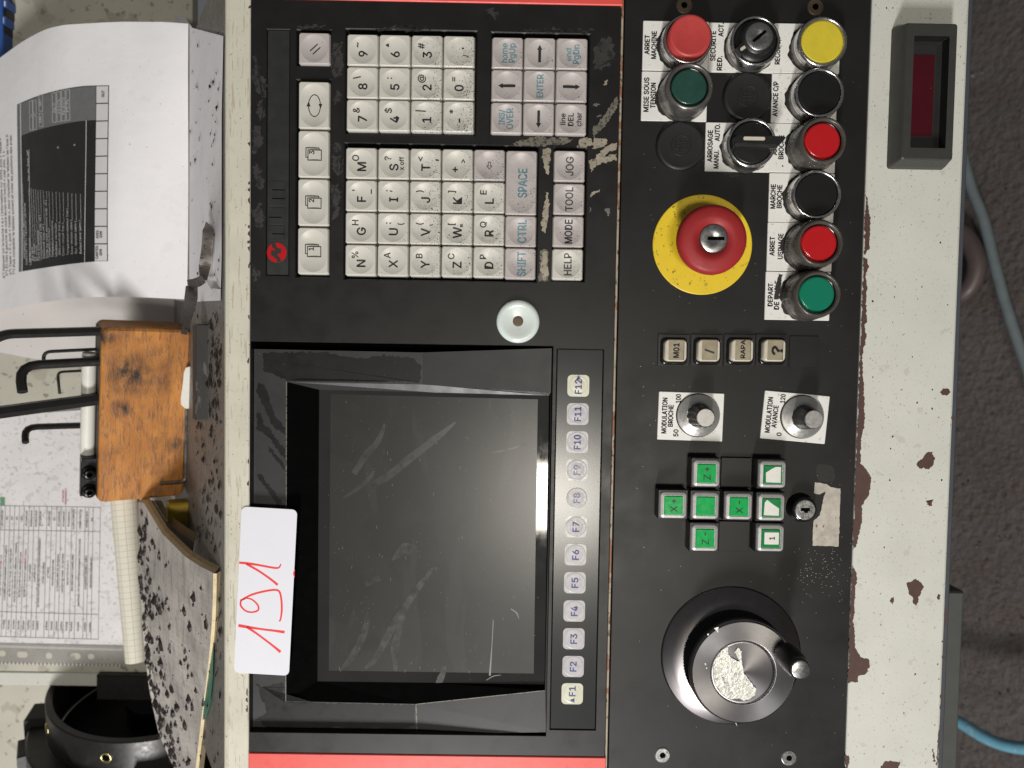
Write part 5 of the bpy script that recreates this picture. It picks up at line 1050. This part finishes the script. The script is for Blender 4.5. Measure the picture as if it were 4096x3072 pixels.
# local axes: x = down (-up), y = right, z = front
Rb = Matrix((-bu, br_, bf)).transposed()
HB, WB, TBk = 62, 137, 34
cb = pb + bu * (HB / 2) - bf * (TBk / 2)
wb = thing('wooden_block', 'orange wooden block with oil stains holding black hex keys on the ledge', 'wooden block', cb, Rb)
mb = MB(); rb_ = 5
mb.loft([rr(0, 0, HB - 3, WB - 3, rb_, -TBk / 2), rr(0, 0, HB, WB, rb_, -TBk / 2 + 1.5), rr(0, 0, HB, WB, rb_, TBk / 2 - 3), rr(0, 0, HB - 1.2, WB - 1.2, rb_, TBk / 2 - 1.2), rr(0, 0, HB - 4.5, WB - 4.5, rb_ - 1, TBk / 2)], 'wood', True, True, False); bk = mb.build('block_body', wb)
mb = MB(); mb.loft([[(-HB / 2 - .12, y, z) for y, z in ((-WB / 2 + 3, -TBk / 2 + 2), (WB / 2 - 3, -TBk / 2 + 2), (WB / 2 - 3, TBk / 2 - 3.2), (-WB / 2 + 3, TBk / 2 - 3.2))][::-1], [(-HB / 2 - .05, y, z) for y, z in ((-WB / 2 + 3, -TBk / 2 + 2), (WB / 2 - 3, -TBk / 2 + 2), (WB / 2 - 3, TBk / 2 - 3.2), (-WB / 2 + 3, TBk / 2 - 3.2))][::-1]], 'woodend'); mb.build('drilled_end', wb)
Bm = Matrix.Translation(cb) @ Rb.to_4x4(); Bi = Bm.inverted()
def bpt(px, py, zz):                                     # pixel -> block coordinates on its plane z=zz
    p = PL(px, py, Bm @ Vector((0, 0, zz)), bf); return Bi @ p
def hexkey(lab, pts, dia, zz, seg=6, mat='steelblk', dz=None, bend=.45):
    """pts in px along the key; plane z=zz in block space"""
    raw = [bpt(x, y, zz + (dz[i] if dz else 0)) for i, (x, y) in enumerate(pts)]
    path = [raw[0]]
    for i in range(1, len(raw) - 1):
        a, b, c_ = raw[i - 1], raw[i], raw[i + 1]; r_ = min(dia * 1.9, (b - a).length * bend, (c_ - b).length * .6)
        p0 = b + (a - b).normalized() * r_; p1 = b + (c_ - b).normalized() * r_
        path += [p0.lerp(b, t).lerp(b.lerp(p1, t), t) for t in (0, .25, .5, .75, 1)]
    path.append(raw[-1])
    mb = MB(); mb.tube(path, dia / 2 * (1.12 if seg == 6 else 1), mat, seg, smooth=seg > 6)
    o = mb.build('hex_key', None, cb, Rb); tag(o, lab, 'hex key', 'hex keys in the wooden block'); return o
q12 = lambda L: q(0, 1200, L)
hexkey('thick black hex key nearest the printed sheet, leaving the picture at the left', q12([(900, 268), (60, 292), (-40, 330), (-120, 420)]), 6.4, 4)
hexkey('small black hex key bent over beside the thick upper one', q12([(860, 424), (375, 448), (380, 560)]), 2.6, -9, 8)
hexkey('large round bent black hex key with a pale tip', q12([(900, 528), (165, 568), (195, 795)]), 6.8, 6, 10, dz=[0, 0, 12])
hexkey('thin black hex key between two large ones, bent downwards', q12([(800, 606), (497, 622), (515, 808)]), 2.0, -15, 8)
hexkey('thickest black hex key, slanting and leaving the picture at the left', q12([(900, 848), (-150, 990)]), 8.4, 5)
hexkey('medium black hex key with short angled end above the table sheet', q12([(800, 1080), (212, 1098), (222, 1232)]), 4.4, -15, 6, dz=[0, 0, 10])
hexkey('shiny nickel hex key lying along the right side of the wooden block', q12([(1612, 930), (1606, 1570), (1378, 1584)]), 2.8, TBk / 2 + 1.3, 6, 'silverkey')
# white tube with bracket on top of the block
t0, t1 = bpt(355, 1200 + 455 / 2.16, -4), bpt(355, 1200 + 1345 / 2.16, -4); zl = lambda p, z: Vector((p.x, p.y, z))
x_t = -HB / 2 - 5.2
mb = MB(); mb.tube([Vector((x_t, t0.y, -4)), Vector((x_t, t0.y - 2, -4)), Vector((x_t, t1.y, -4))], [4.6, 5.1, 5.1], 'tube', 24); o = mb.build('white_tube', None, cb, Rb); tag(o, 'white plastic tube lying across the top of the wooden block', 'tube')
br = thing('screw_bracket', 'black oily angle bracket with two socket head screws beside white tube', 'bracket', cb, Rb)
b0, b1 = bpt(360, 1827, 4), bpt(360, 1985, 4); xb0 = bpt(323, 1900, 4).x; xb1 = bpt(397, 1900, 4).x
mb = MB(); mb.box(xb0, xb1, b1.y, b0.y, -4, 3, 'steelblk', .6); mb.box(xb0, xb1, b0.y - 3, b0.y, 3, 8, 'steelblk', .5); mb.build('bracket_plate', br)
for py in (1895, 1968):
    s_ = bpt(358, py, 6); mb = MB(); mb.lathe_s([(5.6, 3), (5.5, 4.2), (4.2, 4.4), (3.9, 4.6), (3.9, 8.6), (3.5, 9.0), (1.9, 9.0)], 'bolt', seg=32, cap1=False); mb.loft([[(r_ * math.cos(R(60 * i)), r_ * math.sin(R(60 * i)), z) for i in range(6)] for r_, z in ((1.95, 9.0), (1.9, 6.5))], 'wellblack', False, True); mb.build('socket_screw', br, (s_.x, s_.y, 0))
# white tape holding the nickel key
mb = MB(); tp = q12([(1640, 575), (1605, 585), (1588, 630), (1580, 720), (1562, 850), (1565, 905), (1600, 938), (1645, 938)])
mb.poly([bpt(x, y, TBk / 2 + 3.2) for x, y in tp], 'tube'); mb.poly([bpt(x, y, TBk / 2 + 2.9) for x, y in tp][::-1], 'tube')
o = mb.build('white_tape', None, cb, Rb); tag(o, 'scuffed strip of white tape on the lower edge of the wooden block', 'tape')
# grey rubber bar on the ledge in front of the block
mb = MB(); a, b = LG(800, 1288, 8), LG(800, 1690, 8)
Rl = Matrix((-BACK, RIGHT, UP)).transposed(); lc = LG(826, 1489, 0)
hb_ = 8; wdl = 14; mb.rbox(0, 0, wdl, abs(a.y - b.y), 1, 0, hb_, 'rubberbar', .8); o = mb.build('rubber_bar', None, lc, Rl); tag(o, 'dark grey rubber bar on the ledge in front of the wooden block', 'rubber bar')
# torn strip
ts_ = thing('torn_tape', 'crumpled dirty grey strip of tape trailing from printed sheet to wooden block', 'tape')
def ribbon(pts, wds, m='strap'):
    pts = smooth_path(pts, 7); n = len(pts); L = []; Rr = []
    for i, p in enumerate(pts):
        t = (pts[min(i + 1, n - 1)] - pts[max(i - 1, 0)]).normalized(); v_ = (CAMP - p).normalized(); nn_ = t.cross(v_).normalized(); f = i / (n - 1) * (len(wds) - 1); k = int(min(f, len(wds) - 2)); wd = wds[k] + (wds[k + 1] - wds[k]) * (f - k)
        tw = v_ * (.8 * math.sin(i * .5)); L.append(p + nn_ * wd + tw); Rr.append(p - nn_ * wd - tw)
    mb.add(L + Rr, [(i, i + 1, n + i + 1, n + i) for i in range(n - 1)], m)
T7 = lambda x, y: (680 + x / 3.455, 860 + y / 3.455)
mb = MB(); ribbon([LG(*T7(500, 95), 3), LG(*T7(528, 220), 5), LG(*T7(505, 500), 6), LG(*T7(480, 700), 6), LG(*T7(462, 900), 8)], [.3, 3.4, 3.2, 3.6, 2.2]); mb.build('upper_strip', ts_)
mb = MB(); ribbon([LG(*T7(462, 880), 9), LG(*T7(380, 930), 14), LG(*T7(250, 960), 18)], [2.6, 2.8, 2.8]); mb.build('folded_strip', ts_)
mb = MB(); ribbon([LG(*T7(300, 985), 16), LG(*T7(290, 1150), 20), LG(*T7(250, 1380), 26), LG(*T7(190, 1650), 30)], [3.4, 3.6, 2.4, 1.4]); mb.build('lower_strip', ts_)
mb = MB(); ribbon([LG(*T7(500, 905), 2), LG(*T7(590, 960), 3), LG(*T7(700, 1022), 1.2)], [.4, 2.6, .2], 'sleeve2'); mb.build('side_flap', ts_)
# ------------------------------------------------------------------ notebook
nb = thing('notebook', 'open grimy graph paper notebook with curled page, strewn with dark chips', 'notebook')
Lt = [(553, 2005, -138), (566, 2200, -135), (578, 2420, -130), (591, 2628, -126), (612, 2750, -122), (648, 2873, -118), (720, 3110, -110)]
Rt = [(572, 2005, -140), (648, 2133, -112), (741, 2226, -88), (856, 2293, -62), (838, 2500, -66), (815, 2740, -70), (778, 3110, -80)]
# page surface: left edge -> right edge, v runs down the page
def edgef(T, v):
    f = v * (len(T) - 1); k = min(int(f), len(T) - 2); a, b = T[k], T[k + 1]; t = f - k
    return tuple(a[i] + (b[i] - a[i]) * t for i in range(3))
topL = [(553, 2008), (575, 2011), (648, 2133), (741, 2226), (800, 2265), (856, 2293)]
def page(u, v, off=0):
    # u 0..1 left to right, v 0..1 top to bottom (top edge is the slanted corner)
    f = u * 5; k = min(int(f), 4); t = f - k; xt = topL[k][0] + (topL[k + 1][0] - topL[k][0]) * t; yt = topL[k][1] + (topL[k + 1][1] - topL[k][1]) * t
    vv = v; lx = [553, 566, 578, 591, 612, 648, 720]; rx = [856, 845, 829, 811, 795, 786, 780]
    y = yt + (3120 - yt) * v
    g = (y - 2008) / (3120 - 2008) * 6; k2 = min(int(g), 5); t2 = g - k2
    xl = lx[k2] + (lx[k2 + 1] - lx[k2]) * t2; yr = max(0, (y - 2293) / (3120 - 2293)) * 6; k3 = min(int(yr), 5); t3 = yr - k3; xr = rx[k3] + (rx[k3 + 1] - rx[k3]) * t3
    x = xt + ((xl + (xr - xl) * u) - xt) * min(1, v * 1.0 + (0 if v > 0 else 0)) ** .8
    zr = LG(xr, y).z + 24; zl = -142 + 24 * v; z = zl + (zr - zl) * max(0, (x - xl) / max(1, xr - xl)) ** .9 + off + 2 * math.sin(v * 4 + u * 2)
    return P(x, y, z)
mb = MB(); mb.grid(lambda u, v: page(u, v), 20, 40, 'gridpaper2', True, (17, 40)); mb.build('open_page', nb)
mb = MB()
rows_ = []
for k in range(41):
    v = k / 40; p = page(1, v); rows_.append([p + Vector((-.4, 0, .4)), p + Vector((1.9, 0, .5)), p + Vector((2.3, 0, -9))])
mb.loft(rows_, 'pageedge', False, False, False, closed=False)
rows_ = []
for k in range(21):
    u = k / 20; p = page(u, 0); rows_.append([p, p + Vector((1.2, 1.6, -2)), p + Vector((1.8, 2.6, -6))])
mb.loft(rows_, 'pageedge', False, False, False, closed=False); mb.build('page_edges', nb)
r0, r1 = P(499, 1990, -165), P(549, 2642, -152)
mb = MB(); ax = (r1 - r0).normalized(); vv_ = (CAMP - r0).normalized(); sd = ax.cross(vv_).normalized(); fr_ = sd.cross(ax).normalized() * 1
if fr_.dot(vv_) < 0: fr_ = -fr_
rad = 10.2
mb.grid(lambda u, v: r0.lerp(r1, v) + sd * (rad * math.cos(R(-30 + 240 * u))) * (1.06 - .18 * v) + fr_ * (rad * math.sin(R(-30 + 240 * u))), 18, 30, 'gridpaper', True, (6.4, 28)); mb.build('curled_page', nb)
# pages below
mb = MB()
def under(pts0, pts1, m):
    a = smooth_path(pts0, 6); b = smooth_path(pts1, 6); n = min(len(a), len(b)); mb.add(a[:n] + b[:n], [(i, i + 1, n + i + 1, n + i) for i in range(n - 1)], m, True)
U4 = lambda x, y, z: P(560 + x / 5.03, 1900 + y / 5.03, z)
under([U4(120, 480, -150), U4(330, 950, -140), U4(640, 1300, -125), U4(1050, 1680, -105)], [U4(270, 520, -146), U4(480, 860, -136), U4(760, 1120, -122), U4(1090, 1360, -104)], 'gridpaper2')
under([U4(270, 500, -152), U4(480, 850, -142), U4(760, 1130, -128), U4(1085, 1350, -108)], [U4(430, 520, -148), U4(600, 780, -140), U4(820, 970, -128), U4(1125, 1165, -108)], 'pageedge')
mb.build('lower_pages', nb)
# things beside the notebook
mb = MB(); a = LG(720, 2030, 0); pc = LG(722, 2065, 0)
mb.rbox(0, 0, 20, 30, 3, 0, 15, 'yelplastic', 1.5); o = mb.build('yellow_case', None, LG(752, 2082, 0) + BACK * 9, Rl); tag(o, 'yellow plastic case corner between wooden block and notebook', 'case')
gpx = [(858, 2370), (857, 2500), (853, 2700), (843, 2800), (826, 2865), (800, 2895), (770, 2700), (785, 2400)]
mb = MB(); mb.loft([[LG(x, y, .2) for x, y in gpx], [LG(x, y, 1.0) for x, y in gpx], [LG(x - 2, y, 1.4) for x, y in gpx]], 'greenplastic')
tag(mb.build('green_folder'), 'green plastic folder edge under the right side of the notebook', 'folder')
# black ring with jaws inside the machine
rc = P(640, 2706, ZB - 30); axr = Vector((.047, .985, .165)).normalized()
rx_ = Vector((1, 0, 0)); rx_ = (rx_ - axr * rx_.dot(axr)).normalized(); ry_ = axr.cross(rx_); Rr_ = Matrix((rx_, ry_, axr)).transposed()
rg = thing('steel_chuck', 'black steel chuck ring with brass inserts behind the notebook', 'chuck', rc, Rr_)
mb = MB(); mb.lathe([(88, -60), (88, -1), (89, 0), (94, 0), (95, -1.2), (95, -34), (96, -35), (110, -36), (112, -38), (112, -75)], 'steelblk', seg=110, cap1=False); mb.build('ring_body', rg)
mb = MB(); mb.lathe([(87.5, -42), (30, -42), (30, -20), (12, -20)], 'steelblk', seg=60); mb.build('inner_plate', rg)
for fi, zz_ in ((-140, -17), (-92, -15)):
    a = R(fi); d_ = Vector((math.cos(a), math.sin(a), 0)); t_ = Vector((-d_.y, d_.x, 0)); Q = Matrix((t_, Vector((0, 0, 1)), d_)).transposed()
    if Q.determinant() < 0: Q = Matrix((-t_, Vector((0, 0, 1)), d_)).transposed()
    mb = MB(); mb.lathe_s([(5.2, -.6), (5.2, .5), (4.4, 1.0), (3.1, .8), (3.0, -1)], 'brass', seg=28, cap1=False); mb.lathe_s([(3.1, .0), (3.0, .2)], 'wellblack', seg=20); mb.build('brass_insert', rg, d_ * 95 + Vector((0, 0, zz_)), Q)
for ang, r0_, zb_ in ((-168, 101, -40), (-150, 104, -52), (-116, 104, -44), (-72, 104, -42)):
    a = R(ang); mb = MB(); mb.box(-12, 14, -13, 13, -24, 12, 'steelblk', 1.2); mb.build('jaw', rg, (math.cos(a) * r0_, math.sin(a) * r0_, zb_), Matrix.Rotation(a, 3, 'Z'))
mb = MB(); a = P(384, 2745, ZB + 8); b = P(650, 2805, ZB + 8); mb.box(a.x, b.x, b.y, a.y + 10, ZB - 14, ZB + 8, 'steelblk', 1.2); tag(mb.build('steel_block'), 'grey steel block with chipped edge above the chuck ring', 'block')
# blue notched edge, top left corner
bx = thing('blue_comb_box', 'blue plastic edge with white and black notches in the top left corner', 'plastic box')
mb = MB(); a = P(-40, 330, ZB + 14); b = P(20, -60, ZB + 14); mb.box(a.x - 10, P(9, 100, ZB + 14).x, a.y, b.y, ZB + .5, ZB + 14, 'blueplastic', 1); mb.build('box_body', bx)
for k, (y0, y1, x, m) in enumerate(((0, 30, 26, 'blueplastic'), (30, 64, 21, 'black'), (64, 98, 19, 'blueplastic'), (98, 130, 14, 'black'), (130, 168, 9, 'blueplastic'), (168, 205, 4, 'black'), (205, 235, 2, 'blueplastic'))):
    p0 = P(-10, y1, ZB + 12); p1 = P(x + 3, y0, ZB + 12); mb = MB(); mb.box(p0.x, p1.x, p0.y, p1.y, ZB + .5, ZB + 12, m, .4)
    if m == 'blueplastic': w0 = P(x - 10, y1 - 6, ZB + 12.6); w1 = P(x - 4, y0 + 4, ZB + 12.6); mb.box(w0.x, w1.x, w0.y, w1.y, ZB + 12.2, ZB + 12.8, 'printlt', .1)
    mb.build('notch', bx)
# ------------------------------------------------------------------ metal chips
def chipset(name, label, gen, n, seed, smin=.5, smax=2.4):
    rnd = random.Random(seed); mb = MB()
    for _ in range(n):
        p, nr, el = gen(rnd)
        s_ = smin + (smax - smin) * rnd.random() ** 2.2; t = nr.orthogonal().normalized(); t = (RIGHT - nr * RIGHT.dot(nr)).normalized(); b_ = nr.cross(t); a = rnd.uniform(-.5, .5)
        t, b_ = t * math.cos(a) + b_ * math.sin(a), b_ * math.cos(a) - t * math.sin(a); k = rnd.randint(5, 7)
        base = [p + (t * (math.cos(2 * math.pi * i / k) * el * rnd.uniform(.5, 1.25)) + b_ * (math.sin(2 * math.pi * i / k) * rnd.uniform(.45, 1.2))) * s_ + nr * rnd.uniform(.1, .5) * s_ for i in range(k)]
        apex = p + nr * rnd.uniform(.4, .9) * s_ + t * rnd.uniform(-.5, .5) * s_
        mb.add(base + [apex], [(i, (i + 1) % k, k) for i in range(k)], 'chip')
    o = mb.build(name); tag(o, label, 'metal chips', kind='stuff'); return o
def g_ledge(rnd):
    y = rnd.uniform(1230, 2700) if rnd.random() < .9 else rnd.uniform(2700, 3100); x = rnd.uniform(775, 888)
    if 1280 < y < 1700 and x < 835: x = rnd.uniform(836, 888)
    return LG(x, y, 0), UP, 1.5
chipset('ledge_chips', 'dark metal chips scattered along the dirty ledge', g_ledge, 340, 5, .6, 3.2)
def g_sheet(rnd):
    x = rnd.uniform(765, 880); y = rnd.uniform(120, 1190); return LG(x, y, 1.2), UP, 1.1
chipset('sheet_chips', 'dark metal chips scattered on the loose soiled sheet', g_sheet, 95, 15, .25, 2.2)
def g_page(rnd):
    u = min(1, abs(rnd.gauss(0, .28))) * .97 if rnd.random() < .8 else rnd.random(); v = rnd.uniform(.08, .95) if rnd.random() < .85 else rnd.uniform(0, 1)
    p = page(u, v, .3); return p, Vector((-.3, 0, .95)), 1.5
chipset('page_chips', 'dark metal chips lying on the open notebook page', g_page, 330, 25, .4, 3.2)
